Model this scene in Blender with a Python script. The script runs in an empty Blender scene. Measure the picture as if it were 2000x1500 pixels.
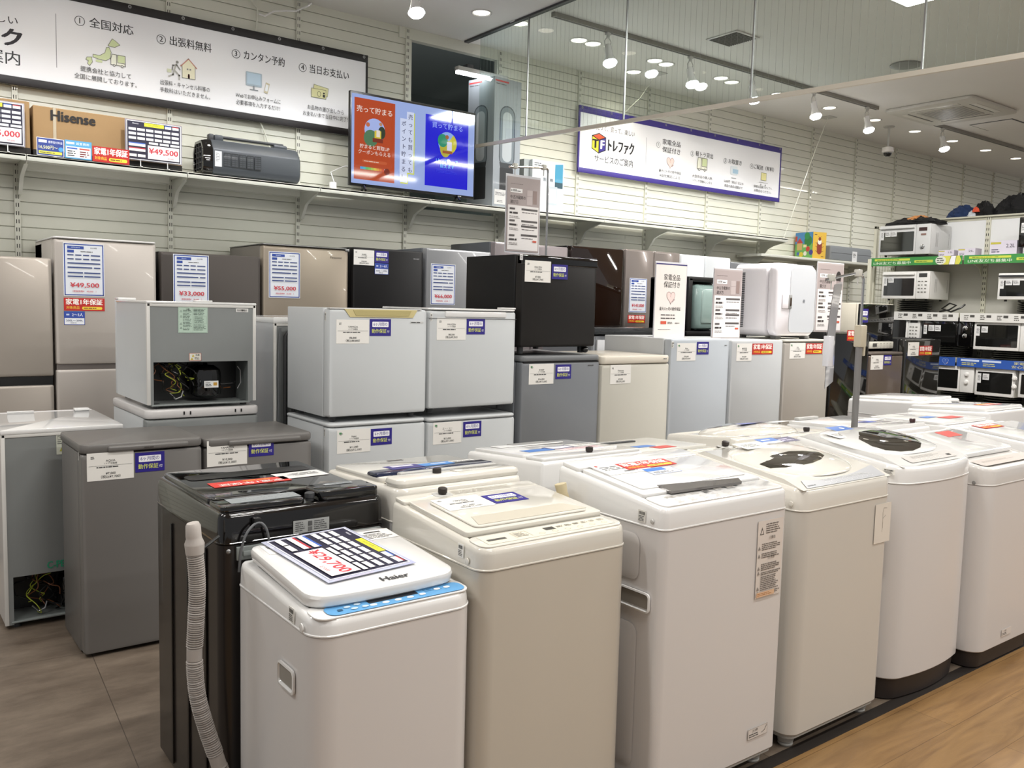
import bpy, bmesh, math, random
from mathutils import Vector, Matrix
random.seed(7)
PI = math.pi
C = bpy.context.scene.collection
S = bpy.context.scene

# ------------------------------------------------------------------ camera, world, light, exposure
EYE = 1.48
cam = bpy.data.cameras.new('camera'); cam.sensor_width = 36; cam.lens = 30.6; cam.clip_start = .05
co = bpy.data.objects.new('camera', cam); C.objects.link(co)
_r = Vector((0.79765706, -0.60258584, 0.02516986)); _u = Vector((0.03286316, 0.08509733, 0.99583054)); _f = Vector((0.60221527, 0.7935041, -0.08768136))
co.matrix_world = Matrix(((_r.x, _u.x, -_f.x, 0), (_r.y, _u.y, -_f.y, 0), (_r.z, _u.z, -_f.z, EYE), (0, 0, 0, 1)))
S.camera = co
S.view_settings.view_transform = 'Standard'; S.view_settings.look = 'None'
S.view_settings.exposure = 0.0; S.view_settings.gamma = 1.0; S.view_settings.use_curve_mapping = False
w = bpy.data.worlds.new('world'); S.world = w; w.use_nodes = True
w.node_tree.nodes['Background'].inputs[0].default_value = (.98, .99, 1.0, 1); w.node_tree.nodes['Background'].inputs[1].default_value = .34
ZC = 3.66          # ceiling height
LAMP = 1.0         # common factor of all lamps

def area(name, x, y, z, sx, sy, power, col=(1, .98, .95), rot=(0, 0, 0), spread=PI):
    l = bpy.data.lights.new(name, 'AREA'); l.shape = 'RECTANGLE'; l.size = sx; l.size_y = sy
    l.energy = power * LAMP; l.color = col; l.spread = spread
    o = bpy.data.objects.new(name, l); C.objects.link(o); o.location = (x, y, z); o.rotation_euler = rot
    return o
# long ceiling lamps after the television's reflections, more added out of view as fill (their housings are built further down at the same places)
ROWS = [(1.5, .6, 'x'), (4.3, .6, 'x'), (7.1, .6, 'x'), (1.5, 2.0, 'x'), (4.3, -1.3, 'x'), (7.1, -1.3, 'x'), (1.5, -1.3, 'x'), (-1.3, 2.0, 'x'), (-1.0, 4.0, 'x'), (10.6, 2.9, 'x'), (13.4, 2.9, 'x'), (9.9, .6, 'x')]
for i, (x, y, d) in enumerate(ROWS):
    area('lamp_light', x, y, ZC - .075, 1.2, .12, 41 if y < 1.9 else 38)
area('lamp_light', 5.7, 3.12, ZC - .012, .56, .56, 120)

# ------------------------------------------------------------------ materials
def lin(c):
    if isinstance(c, str):
        c = c.lstrip('#'); c = [int(c[i:i + 2], 16) / 255 for i in (0, 2, 4)]
        c = [v / 12.92 if v <= .04045 else ((v + .055) / 1.055) ** 2.4 for v in c]
    return tuple(c[:3]) + (1,)
MC = {}
def mat(name, c, rough=.5, metal=0., coat=0., emit=0., noise=0., nscale=60., bump=0., bscale=200., alpha=1., trans=0., spec=.5):
    k = name
    if k in MC: return MC[k]
    m = bpy.data.materials.new(name); m.use_nodes = True; nt = m.node_tree; b = nt.nodes['Principled BSDF']
    b.inputs['Base Color'].default_value = lin(c); b.inputs['Roughness'].default_value = rough; b.inputs['Metallic'].default_value = metal
    b.inputs['Coat Weight'].default_value = coat; b.inputs['Specular IOR Level'].default_value = spec
    b.inputs['Transmission Weight'].default_value = trans; b.inputs['Alpha'].default_value = alpha
    if emit:
        b.inputs['Emission Color'].default_value = lin(c); b.inputs['Emission Strength'].default_value = emit
    if noise or bump:
        tc = nt.nodes.new('ShaderNodeTexCoord'); n = nt.nodes.new('ShaderNodeTexNoise'); n.inputs['Scale'].default_value = nscale; n.inputs['Detail'].default_value = 4
        nt.links.new(tc.outputs['Object'], n.inputs['Vector'])
        if noise:
            mx = nt.nodes.new('ShaderNodeMix'); mx.data_type = 'RGBA'
            l = lin(c); mx.inputs[6].default_value = tuple(max(0, v * (1 - noise)) for v in l[:3]) + (1,); mx.inputs[7].default_value = tuple(min(1, v * (1 + noise)) for v in l[:3]) + (1,)
            nt.links.new(n.outputs['Fac'], mx.inputs[0]); nt.links.new(mx.outputs[2], b.inputs['Base Color'])
        if bump:
            n2 = nt.nodes.new('ShaderNodeTexNoise'); n2.inputs['Scale'].default_value = bscale; nt.links.new(tc.outputs['Object'], n2.inputs['Vector'])
            bp = nt.nodes.new('ShaderNodeBump'); bp.inputs['Strength'].default_value = bump; bp.inputs['Distance'].default_value = .002
            nt.links.new(n2.outputs['Fac'], bp.inputs['Height']); nt.links.new(bp.outputs['Normal'], b.inputs['Normal'])
    MC[k] = m; return m
def ink(c):            # printed colour
    return mat('print_' + c.lstrip('#'), c, .45, coat=.05)
def glow(c, s=.85):     # screen pixel colour
    k = 'screen_' + c.lstrip('#')
    if k in MC: return MC[k]
    m = mat(k, '#141414', .05, spec=.5); b = m.node_tree.nodes['Principled BSDF']; b.inputs['Emission Color'].default_value = lin(c); b.inputs['Emission Strength'].default_value = s; return m

# ------------------------------------------------------------------ mesh builder
def I4(): return Matrix.Identity(4)
def T(x, y, z): return Matrix.Translation((x, y, z))
def RZ(a): return Matrix.Rotation(a, 4, 'Z')
def frame(o, X, Y):
    X = Vector(X).normalized(); Y = Vector(Y).normalized(); Z = X.cross(Y)
    return Matrix(((X.x, Y.x, Z.x, o[0]), (X.y, Y.y, Z.y, o[1]), (X.z, Y.z, Z.z, o[2]), (0, 0, 0, 1)))
def front(x, y, z): return frame((x, y, z), (1, 0, 0), (0, 0, 1))       # sheet seen from -y
def back(x, y, z): return frame((x, y, z), (-1, 0, 0), (0, 0, 1))       # sheet seen from +y
def left(x, y, z): return frame((x, y, z), (0, -1, 0), (0, 0, 1))       # sheet seen from -x
def rr(x0, x1, y0, y1, r=.02, n=5, bow=0.):
    """rounded rectangle, r = one radius or (front, back); bow pushes the front (y0) out"""
    rf, rb = r if isinstance(r, tuple) else (r, r)
    P = []
    for (cx, cy, a0, q) in ((x1 - rf, y0 + rf, -PI / 2, rf), (x1 - rb, y1 - rb, 0, rb), (x0 + rb, y1 - rb, PI / 2, rb), (x0 + rf, y0 + rf, PI, rf)):
        for k in range(n + 1):
            a = a0 + PI / 2 * k / n; P.append((cx + q * math.cos(a), cy + q * math.sin(a)))
    if bow:
        Q = []
        P2 = P + []
        for k in range(1, 8): P2.append((x0 + rf + (x1 - x0 - 2 * rf) * k / 8, y0))
        xc = (x0 + x1) / 2; hw = (x1 - x0) / 2
        for (x, y) in P2:
            if y < y0 + rf + 1e-6: y -= bow * (1 - ((x - xc) / hw) ** 2)
            Q.append((x, y))
        P = Q
    return P
_tc = {}
def textgeo(s, size, bold, align):
    bold = 0; k = (s, bold, align)
    if k not in _tc:
        cu = bpy.data.curves.new('t', 'FONT'); cu.body = s; cu.size = 1; cu.resolution_u = 2; cu.align_x = align; cu.align_y = 'CENTER'
        cu.space_line = 1.15
        ob = bpy.data.objects.new('t', cu); C.objects.link(ob)
        dg = bpy.context.evaluated_depsgraph_get()
        me = bpy.data.meshes.new_from_object(ob.evaluated_get(dg))
        _tc[k] = ([v.co.xy[:] for v in me.vertices], [tuple(p.vertices) for p in me.polygons])
        bpy.data.objects.remove(ob); bpy.data.curves.remove(cu); bpy.data.meshes.remove(me)
    return _tc[k]
class MB:
    def __init__(s): s.v = []; s.f = []; s.m = []; s.mats = []; s.M = None
    def mi(s, m):
        if m not in s.mats: s.mats.append(m)
        return s.mats.index(m)
    def add(s, V, F, m, M=None):
        n = len(s.v); k = s.mi(m)
        for p in V:
            p = Vector(p)
            if M is not None: p = M @ p
            if s.M is not None: p = s.M @ p
            s.v.append(p)
        for f in F: s.f.append(tuple(i + n for i in f)); s.m.append(k)
        return s
    def box(s, x0, x1, y0, y1, z0, z1, m, bev=0., M=None, seg=2):
        if bev:
            bm = bmesh.new(); bmesh.ops.create_cube(bm, size=1)
            for v in bm.verts: v.co = Vector(((x0 + x1) / 2 + v.co.x * (x1 - x0), (y0 + y1) / 2 + v.co.y * (y1 - y0), (z0 + z1) / 2 + v.co.z * (z1 - z0)))
            bmesh.ops.bevel(bm, geom=bm.edges[:], offset=min(bev, .49 * min(x1 - x0, y1 - y0, z1 - z0)), segments=seg, affect='EDGES', profile=.5)
            bm.verts.index_update()
            s.add([v.co for v in bm.verts], [[v.index for v in f.verts] for f in bm.faces], m, M); bm.free(); return s
        V = [(x, y, z) for z in (z0, z1) for y in (y0, y1) for x in (x0, x1)]
        return s.add(V, [(0, 2, 3, 1), (4, 5, 7, 6), (0, 1, 5, 4), (2, 6, 7, 3), (0, 4, 6, 2), (1, 3, 7, 5)], m, M)
    def loft(s, rings, m, M=None, cap0=True, cap1=True):
        V = []; F = []; n = len(rings[0])
        for r in rings: V += r
        for k in range(len(rings) - 1):
            for i in range(n):
                j = (i + 1) % n; F.append((k * n + i, k * n + j, (k + 1) * n + j, (k + 1) * n + i))
        if cap0: F.append(tuple(reversed(range(n))))
        if cap1: F.append(tuple((len(rings) - 1) * n + i for i in range(n)))
        return s.add(V, F, m, M)
    def rbox(s, x0, x1, y0, y1, z0, z1, m, r=.02, e=.004, M=None, n=4):
        """box with rounded plan corners and softened rims"""
        R = []
        for (i, z) in ((e, z0), (e * .3, z0 + e * .3), (0, z0 + e), (0, z1 - e), (e * .3, z1 - e * .3), (e, z1)):
            R.append([(a, b, z) for a, b in rr(x0 + i, x1 - i, y0 + i, y1 - i, tuple(max(.001, q - i) for q in r) if isinstance(r, tuple) else max(.001, r - i), n)])
        return s.loft(R, m, M)
    def prism(s, P, a0, a1, m, M=None, axis='z'):
        f = {'z': lambda p, a: (p[0], p[1], a), 'x': lambda p, a: (a, p[0], p[1]), 'y': lambda p, a: (p[0], a, p[1])}[axis]
        return s.loft([[f(p, a0) for p in P], [f(p, a1) for p in P]], m, M)
    def tube(s, P, r, m, seg=8, M=None, cap=True):
        P = [Vector(p) for p in P]; R = []; pu = None
        for i, p in enumerate(P):
            d = (P[min(i + 1, len(P) - 1)] - P[max(i - 1, 0)]).normalized()
            if pu is None:
                a = Vector((0, 0, 1)) if abs(d.z) < .9 else Vector((1, 0, 0)); pu = d.cross(a).normalized()
            else: pu = (pu - d * pu.dot(d)).normalized()
            q = d.cross(pu); rad = r[i] if isinstance(r, (list, tuple)) else r
            R.append([tuple(p + (pu * math.cos(2 * PI * k / seg) + q * math.sin(2 * PI * k / seg)) * rad) for k in range(seg)])
        return s.loft(R, m, M, cap, cap)
    def cyl(s, x, y, z0, z1, r, m, seg=20, M=None, r1=None):
        r1 = r if r1 is None else r1
        return s.loft([[(x + q * math.cos(2 * PI * k / seg), y + q * math.sin(2 * PI * k / seg), z) for k in range(seg)] for q, z in ((r, z0), (r1, z1))], m, M)
    def lathe(s, prof, m, seg=24, M=None, x=0, y=0):
        return s.loft([[(x + q * math.cos(2 * PI * k / seg), y + q * math.sin(2 * PI * k / seg), z) for k in range(seg)] for q, z in prof], m, M)
    def ball(s, x, y, z, rx, ry, rz, m, M=None, seg=14):
        R = []
        for k in range(1, seg // 2):
            a = -PI / 2 + PI * k / (seg // 2)
            R.append([(x + rx * math.cos(a) * math.cos(2 * PI * j / seg), y + ry * math.cos(a) * math.sin(2 * PI * j / seg), z + rz * math.sin(a)) for j in range(seg)])
        return s.loft(R, m, M)
    def build(s, name, parent=None, smooth=35, M=None):
        me = bpy.data.meshes.new(name)
        V = [M @ p for p in s.v] if M is not None else s.v
        me.from_pydata([tuple(p) for p in V], [], s.f)
        for m in s.mats: me.materials.append(m)
        me.polygons.foreach_set('material_index', s.m)
        me.polygons.foreach_set('use_smooth', [True] * len(s.f))
        me.set_sharp_from_angle(angle=math.radians(smooth)); me.update()
        o = bpy.data.objects.new(name, me); C.objects.link(o)
        if parent is not None: o.parent = parent
        return o
class Sheet(MB):
    """a printed sheet lying in its own x-y plane, every print layer a hair above the last"""
    def __init__(s, w, h, c='#f2f1ec', t=.0012, ink_=ink, edge=None):
        super().__init__(); s.w = w; s.h = h; s.z = t; s.ink = ink_; s.st = .00035
        if c is not None: s.box(0, w, 0, h, 0, t, s.ink(c))
        s.z += s.st
    def lay(s, k=1): s.z += s.st * k; return s
    def rect(s, x, y, w, h, c):
        s.lay(.25); return s.add([(x, y, s.z), (x + w, y, s.z), (x + w, y + h, s.z), (x, y + h, s.z)], [(0, 1, 2, 3)], s.ink(c))
    def poly(s, P, c):
        s.lay(.25); return s.add([(x, y, s.z) for x, y in P], [tuple(range(len(P)))], s.ink(c))
    def pill(s, x, y, w, h, c, r=None):
        return s.poly(rr(x, x + w, y, y + h, h * .45 if r is None else r, 4), c)
    def disc(s, x, y, r, c, ry=None, seg=24, a0=0, a1=2 * PI):
        ry = r if ry is None else ry
        return s.poly([(x + r * math.cos(a0 + (a1 - a0) * k / seg), y + ry * math.sin(a0 + (a1 - a0) * k / seg)) for k in range(seg + (0 if a1 - a0 > 6.2 else 1))], c)
    def line(s, P, w, c, close=False):
        s.lay(.25); P = list(P) + ([P[0]] if close else [])
        for a, b in zip(P[:-1], P[1:]):
            d = Vector((b[0] - a[0], b[1] - a[1]));
            if d.length < 1e-6: continue
            d.normalize(); n = Vector((-d.y, d.x)) * w / 2; e = d * w / 2
            s.add([(a[0] - e.x + n.x, a[1] - e.y + n.y, s.z), (a[0] - e.x - n.x, a[1] - e.y - n.y, s.z), (b[0] + e.x - n.x, b[1] + e.y - n.y, s.z), (b[0] + e.x + n.x, b[1] + e.y + n.y, s.z)], [(0, 1, 2, 3)], s.ink(c))
        return s
    def ring(s, x, y, r, w, c, ry=None, a0=0, a1=2 * PI, seg=28):
        ry = r if ry is None else ry
        return s.line([(x + r * math.cos(a0 + (a1 - a0) * k / seg), y + ry * math.sin(a0 + (a1 - a0) * k / seg)) for k in range(seg + 1)], w, c)
    def text(s, t, x, y, size, c='#222222', bold=0, align='CENTER', sx=1., rot=0.):
        V, F = textgeo(t, size, bold, align); ca, sa = math.cos(rot), math.sin(rot)
        for ox, oy in s.heavy(bold, size):
            s.lay(.1); s.add([(x + ox + size * (a * sx * ca - b * sa), y + oy + size * (a * sx * sa + b * ca), s.z) for a, b in V], F, s.ink(c))
        return s
    def heavy(s, bold, size):
        q = .023 * bold * size
        return [(0, 0)] if bold < .35 else ([(-q / 2, 0), (q / 2, 0)] if bold < 1.1 else [(-q, -q * .4), (-q * .33, q * .4), (q * .33, -q * .4), (q, q * .4)])
    def fit(s, t, x0, x1, y, size, c='#222222', bold=0):
        """text stretched between x0 and x1"""
        V, F = textgeo(t, size, bold, 'LEFT'); xs = [a for a, b in V]; lo, hi = min(xs), max(xs); k = (x1 - x0) / max(1e-6, (hi - lo))
        for ox, oy in s.heavy(bold, min(size, k * 1.5)):
            s.lay(.1); s.add([(x0 + ox + (a - lo) * k, y + oy + b * size, s.z) for a, b in V], F, s.ink(c))
        return s
    def vtext(s, t, x, y, size, step, c='#222222', bold=0):
        for i, ch in enumerate(t): s.text('丨' if ch == 'ー' else ch, x, y - i * step, size, c, bold)
        return s
    def lines(s, x, y, w, h, rows, c='#555555', fill=.45, seed=1, gap=True):
        """rows of tiny print"""
        R = random.Random(seed); p = h / rows
        for k in range(rows):
            yy = y + h - (k + .5) * p; xx = x; e = x + w * R.uniform(.7, 1)
            while xx < e:
                L = min(R.uniform(.5, 3.5) * p, e - xx); s.add([(xx, yy - p * fill / 2, s.z + s.st * .25), (xx + L, yy - p * fill / 2, s.z + s.st * .25), (xx + L, yy + p * fill / 2, s.z + s.st * .25), (xx, yy + p * fill / 2, s.z + s.st * .25)], [(0, 1, 2, 3)], s.ink(c)); xx += L + p * .35
        s.lay(.5); return s
    def put(s, name, parent, M):
        return s.build(name, parent, M=M)

# ------------------------------------------------------------------ scene graph helpers
TM = {}
def thing(name, label, cat, loc=(0, 0, 0), rz=0., group=None):
    o = bpy.data.objects.new(name, None); C.objects.link(o); o.location = loc; o.rotation_euler = (0, 0, rz); o.empty_display_size = .05
    o['label'] = label; o['category'] = cat
    if group: o['group'] = group
    TM[o] = T(*loc) @ RZ(rz); return o
def root(o):
    while o.parent is not None: o = o.parent
    return o
def W(o, M=None):      # world matrix -> matrix in the thing's own space
    return TM[root(o)].inverted() @ (M if M is not None else I4())
def tag(o, label, cat, group=None):
    o['label'] = label; o['category'] = cat
    if group: o['group'] = group
    return o
def struct(o): o['kind'] = 'structure'; return o
def dup(o, loc, label=None, rz=None):
    c = o.copy(); C.objects.link(c); c.location = loc
    if rz is not None: c.rotation_euler = (0, 0, rz)
    TM[c] = T(*loc) @ RZ(c.rotation_euler.z)
    if label: c['label'] = label
    for ch in o.children:
        d = ch.copy(); C.objects.link(d); d.parent = c
        for g in ch.children:
            e = g.copy(); C.objects.link(e); e.parent = d
    return c

# ------------------------------------------------------------------ common materials
M_white = mat('white_enamel', '#d3d0ce', .28, coat=.3)
M_warm = mat('warm_white_enamel', '#cac6be', .28, coat=.3)
M_cream = mat('cream_enamel', '#c2bcb0', .3, coat=.3)
M_cool = mat('cool_white_enamel', '#d5d6d8', .3, coat=.3)
M_gloss = mat('glossy_white_plastic', '#e2e1df', .12, coat=.6)
M_wgloss = mat('glossy_warm_plastic', '#dcd8cf', .12, coat=.6)
M_black = mat('black_plastic', '#0c0b0b', .35)
M_bgloss = mat('black_gloss', '#0a0909', .06, coat=.6)
M_dkbrown = mat('dark_brown_plastic', '#2a2320', .5)
M_grey = mat('grey_plastic', '#8c8c8a', .45)
M_ltgrey = mat('light_grey_plastic', '#b9b8b4', .45)
M_dkgrey = mat('dark_grey_plastic', '#3c3d3f', .45)
M_zinc = mat('galvanised_metal', '#8e9492', .42, metal=.35, noise=.08, nscale=30)
M_chrome = mat('chrome', '#c9c9c9', .15, metal=1.)
M_steel = mat('steel', '#9a9a9a', .35, metal=.9)
M_seal = mat('grey_gasket', '#77777a', .6)
M_foot = mat('grey_foot', '#a9a8a3', .5)
M_copper = mat('copper_pipe', '#a5663a', .35, metal=.9)
M_cord = mat('grey_cord', '#66686a', .5)

# ================================================================== SETTING
def slat_wall(mb, x0, x1, z0, z1, m, y=6.2):
    p = .0775; k0 = math.floor((z0 - 1.903) / p); P = [(y, z0)]
    k = k0 + 1
    while 1.903 + k * p < z1 - .01:
        zk = 1.903 + k * p
        P += [(y, zk - .007), (y + .012, zk - .005), (y + .012, zk - .001), (y + .001, zk)]
        P[-4] = (y, zk - .007); k += 1
    P.append((y, z1)); n = len(P)
    mb.add([(x0, a, b) for a, b in P] + [(x1, a, b) for a, b in P], [(i, n + i, n + i + 1, i + 1) for i in range(n - 1)], m)
M_wall = mat('painted_slat_wall', '#d3d3c6', .34, coat=.12)
mb = MB()
slat_wall(mb, -3, 3.62, 0, ZC, M_wall); slat_wall(mb, 3.62, 4.46, 0, 2.26, M_wall); slat_wall(mb, 4.46, 17, 0, ZC, M_wall)
mb.box(3.60, 3.62, 6.2, 6.24, 2.26, ZC, M_wall); mb.box(4.46, 4.48, 6.2, 6.24, 2.26, ZC, M_wall); mb.box(3.5, 4.6, 6.19, 6.25, ZC - .085, ZC, M_wall)
mb.box(-3, 3.6, 6.24, 6.26, 0, ZC, M_wall); mb.box(4.48, 17, 6.24, 6.26, 0, ZC, M_wall); mb.box(3.6, 4.48, 6.24, 6.26, 0, 2.26, M_wall)
struct(mb.build('wall_back', smooth=20))
# the dim room behind the missing panels
M_rear = mat('grey_back_room_paint', '#7d8583', .7)
mb = MB(); mb.box(3.0, 3.02, 6.3, 8.2, 1.5, 4.0, M_rear); mb.box(7.0, 7.02, 6.3, 8.2, 1.5, 4.0, M_rear); mb.box(3.0, 7.02, 8.2, 8.22, 1.5, 4.0, M_rear)
mb.box(5.1, 5.13, 6.8, 8.2, 1.5, 3.4, mat('pale_partition', '#9ba8a2', .6))
mb.box(3.0, 7.02, 6.26, 8.22, 3.7, 3.72, M_rear); struct(mb.build('wall_rear'))
M_ceil = mat('ceiling_paint', '#dedcd8', .75, noise=.02, nscale=3)
mb = MB(); mb.box(-3, 17, -3.2, 6.2, ZC, ZC + .03, M_ceil)
struct(mb.build('ceiling'))
# floor: dark carpet tile, dark edging, wood planks
def floor_mat(kind):
    m = bpy.data.materials.new('floor_' + kind); m.use_nodes = True; nt = m.node_tree; b = nt.nodes['Principled BSDF']; N = nt.nodes.new; L = nt.links.new
    tc = N('ShaderNodeTexCoord'); n1 = N('ShaderNodeTexNoise'); n2 = N('ShaderNodeTexNoise'); mp = N('ShaderNodeMapping'); L(tc.outputs['Object'], mp.inputs[0])
    cr = N('ShaderNodeValToRGB')
    if kind == 'vinyl':
        mp.inputs['Scale'].default_value = (1.2, 3.2, 1); n1.inputs['Scale'].default_value = 2.6; n1.inputs['Detail'].default_value = 9; n1.inputs['Roughness'].default_value = .68
        L(mp.outputs[0], n1.inputs['Vector']); L(n1.outputs['Fac'], cr.inputs[0])
        cr.color_ramp.elements[0].position = .3; cr.color_ramp.elements[0].color = lin('#574b40'); cr.color_ramp.elements[1].position = .7; cr.color_ramp.elements[1].color = lin('#7f7264')
        br = N('ShaderNodeTexBrick'); br.offset = 0; br.inputs['Scale'].default_value = 1; br.inputs['Mortar Size'].default_value = .0016; br.inputs['Brick Width'].default_value = 1.2; br.inputs['Row Height'].default_value = .6
        mp2 = N('ShaderNodeMapping'); mp2.inputs['Rotation'].default_value = (0, 0, math.radians(94)); mp2.inputs['Location'].default_value = (.3, .72, 0); L(tc.outputs['Object'], mp2.inputs[0]); L(mp2.outputs[0], br.inputs['Vector'])
        mx = N('ShaderNodeMix'); mx.data_type = 'RGBA'; mx.inputs[7].default_value = lin('#4a4038'); L(br.outputs['Fac'], mx.inputs[0]); L(cr.outputs[0], mx.inputs[6]); L(mx.outputs[2], b.inputs['Base Color'])
        b.inputs['Roughness'].default_value = .42
    else:
        mp.inputs['Scale'].default_value = (1.1, 9, 1); n1.inputs['Scale'].default_value = 2.2; n1.inputs['Detail'].default_value = 8; n1.inputs['Distortion'].default_value = 1.4
        L(mp.outputs[0], n1.inputs['Vector']); L(n1.outputs['Fac'], cr.inputs[0])
        cr.color_ramp.elements[0].position = .28; cr.color_ramp.elements[0].color = lin('#775936'); cr.color_ramp.elements[1].position = .72; cr.color_ramp.elements[1].color = lin('#957449')
        br = N('ShaderNodeTexBrick'); br.offset = .37; br.inputs['Scale'].default_value = 1; br.inputs['Mortar Size'].default_value = .0012; br.inputs['Brick Width'].default_value = 1.2; br.inputs['Row Height'].default_value = .18
        br.inputs['Color1'].default_value = (.92, .92, .92, 1); br.inputs['Color2'].default_value = (1.06, 1.04, 1, 1); br.inputs['Mortar'].default_value = (.5, .45, .4, 1)
        L(tc.outputs['Object'], br.inputs['Vector'])
        mx = N('ShaderNodeMix'); mx.data_type = 'RGBA'; mx.blend_type = 'MULTIPLY'; mx.inputs[0].default_value = 1; L(cr.outputs[0], mx.inputs[6]); L(br.outputs['Color'], mx.inputs[7]); L(mx.outputs[2], b.inputs['Base Color'])
        b.inputs['Roughness'].default_value = .4
    bp = N('ShaderNodeBump'); bp.inputs['Strength'].default_value = .15; bp.inputs['Distance'].default_value = .002; n2.inputs['Scale'].default_value = 160; L(tc.outputs['Object'], n2.inputs['Vector']); L(n2.outputs['Fac'], bp.inputs['Height']); L(bp.outputs[0], b.inputs['Normal'])
    return m
mb = MB(); mb.box(-3, 17, 1.69, 6.26, -.03, 0, floor_mat('vinyl')); struct(mb.build('floor'))
mb = MB(); mb.box(-3, 17, -3.2, 1.64, -.03, 0, floor_mat('wood')); struct(mb.build('floor'))
mb = MB(); mb.box(-3, 17, 1.64, 1.69, -.03, .001, mat('dark_floor_edging', '#231d19', .5)); struct(mb.build('trim_1'))

# wall uprights with their slots
UX = [-.07, .835, 1.748, 2.663, 3.575, 4.486, 5.395, 6.298, 7.205, 8.10, 9.02, 9.93, 10.84, 11.75, 12.66, 13.57, 14.48]
mb = MB(); mb.box(-.016, .016, -.016, 0, 0, ZC - .01, M_wall)
Ms = mat('slot_shadow', '#2c2c28', .8)
for k in range(int(ZC / .05)):
    for s in (-.0065, .0065):
        z = .02 + k * .05; mb.box(s - .0022, s + .0022, -.0166, -.0158, z, z + .024, Ms)
up = mb.build('wall_upright'); up.location = (UX[0], 6.2, 0)
tag(up, 'slotted white shelf upright screwed to the slatted wall', 'upright', 'slotted uprights on the slatted wall')
TM[up] = I4()
up['label'] = 'slotted wall upright behind the television-side banner, beyond the left edge of the photo'
for x, lb in zip(UX[1:], ['above the price board at the left edge', 'between the long brown box and the dark grey cooler', 'between the dark grey cooler and the television', 'along the left edge of the dark wall opening', 'along the right edge of the dark wall opening', 'at the left end of the purple banner', 'crossing behind the purple banner near its heart picture', 'crossing behind the purple banner near its box picture', 'at the free end of the long wall shelf', 'above the farm picture box', 'behind the wire mesh panel', 'above the silver microwave', 'above the navy jacket', 'above the black heap of clothes', 'farthest to the right in the photo', 'beyond the right edge of the photo']):
    dup(up, (x, 6.2, 0), 'slotted white wall upright ' + lb)

# long wall shelf: boards and brackets
M_shelf = mat('shelf_enamel', '#cfcfc4', .35, coat=.15)
SZ = 2.292; SY0 = 5.8
names = ['behind the carton at the left edge', 'under the brown carton', 'under the dark grey cooler', 'under the left half of the television', 'under the right half of the television and the tall box', 'under the small white carton', 'empty, below the left end of the purple banner', 'empty, below the middle of the purple banner', 'empty, at the far end of the wall shelf']
def shelf(i, x0, x1, z=SZ, label=None):
    t = thing('wall_shelf', label or 'white metal wall shelf board ' + names[i], 'shelf', (x0, 6.18, z), 0, 'boards of the long wall shelf')
    mb = MB(); mb.box(.002, x1 - x0 - .002, SY0 - 6.18, 0, -.012, 0, M_shelf); mb.box(.002, x1 - x0 - .002, SY0 - 6.18, SY0 - 6.165, -.034, 0, M_shelf, .003); mb.box(.002, x1 - x0 - .002, SY0 - 6.18, SY0 - 6.14, -.034, -.03, M_shelf)
    if i in (1, 2):
        mb.box(.04, x1 - x0 - .04, -.12, -.02, -.05, -.012, M_shelf)
    mb.build('shelf_board', t)
    P = [(-.002, -.012), (-.36, -.012), (-.36, -.03), (-.30, -.045), (-.19, -.07), (-.12, -.1), (-.08, -.15), (-.05, -.2), (-.002, -.22)]
    mb = MB(); mb.prism(P, .006, .012, M_shelf, axis='x'); mb.prism([(p[0], p[1]) for p in P[3:8]] + [(-.056, -.196), (-.09, -.15), (-.125, -.105), (-.19, -.078)], -.002, .02, M_shelf, axis='x')
    mb.build('bracket', t); return t
for i in range(9): shelf(i, UX[i], UX[i + 1])
tE = thing('shelf_bracket', 'white end bracket holding the far end of the wall shelf', 'bracket', (UX[9], 6.18, SZ))
mb = MB(); mb.prism([(-.002, -.012), (-.36, -.012), (-.36, -.03), (-.30, -.045), (-.19, -.07), (-.12, -.1), (-.08, -.15), (-.05, -.2), (-.002, -.22)], .004, .012, M_shelf, axis='x'); mb.build('bracket_plate', tE)

# ------------------------------------------------------------------ ceiling: glass smoke barrier, lamps, vents
GX = 4.12
def gz(y): return 2.567 + .0365 * y        # its lower edge hangs slightly off level
gm = bpy.data.materials.new('wired_glass'); gm.use_nodes = True; nt = gm.node_tree; nt.nodes.remove(nt.nodes['Principled BSDF']); out = nt.nodes['Material Output']
N = nt.nodes.new; L = nt.links.new
tr = N('ShaderNodeBsdfTransparent'); tr.inputs[0].default_value = (.74, .81, .78, 1); gl = N('ShaderNodeBsdfGlossy'); gl.inputs['Roughness'].default_value = .02; fr = N('ShaderNodeFresnel'); fr.inputs[0].default_value = 1.5; mx = N('ShaderNodeMixShader')
tc = N('ShaderNodeTexCoord'); sp = N('ShaderNodeSeparateXYZ'); ml = N('ShaderNodeMath'); ml.operation = 'MULTIPLY'; ml.inputs[1].default_value = 22; fc = N('ShaderNodeMath'); fc.operation = 'FRACT'; lt = N('ShaderNodeMath'); lt.operation = 'LESS_THAN'; lt.inputs[1].default_value = .03
L(tc.outputs['Object'], sp.inputs[0]); L(sp.outputs['Y'], ml.inputs[0]); L(ml.outputs[0], fc.inputs[0]); L(fc.outputs[0], lt.inputs[0])
wi = N('ShaderNodeBsdfDiffuse'); wi.inputs[0].default_value = (.3, .32, .3, 1); m2 = N('ShaderNodeMixShader')
L(fr.outputs[0], mx.inputs[0]); L(tr.outputs[0], mx.inputs[1]); L(gl.outputs[0], mx.inputs[2]); L(lt.outputs[0], m2.inputs[0]); L(mx.outputs[0], m2.inputs[1]); L(wi.outputs[0], m2.inputs[2]); L(m2.outputs[0], out.inputs[0])
t = thing('glass_smoke_barrier', 'wired glass smoke barrier hanging from the ceiling above a thin metal rail', 'glass screen', (GX, 0, 0))
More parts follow.
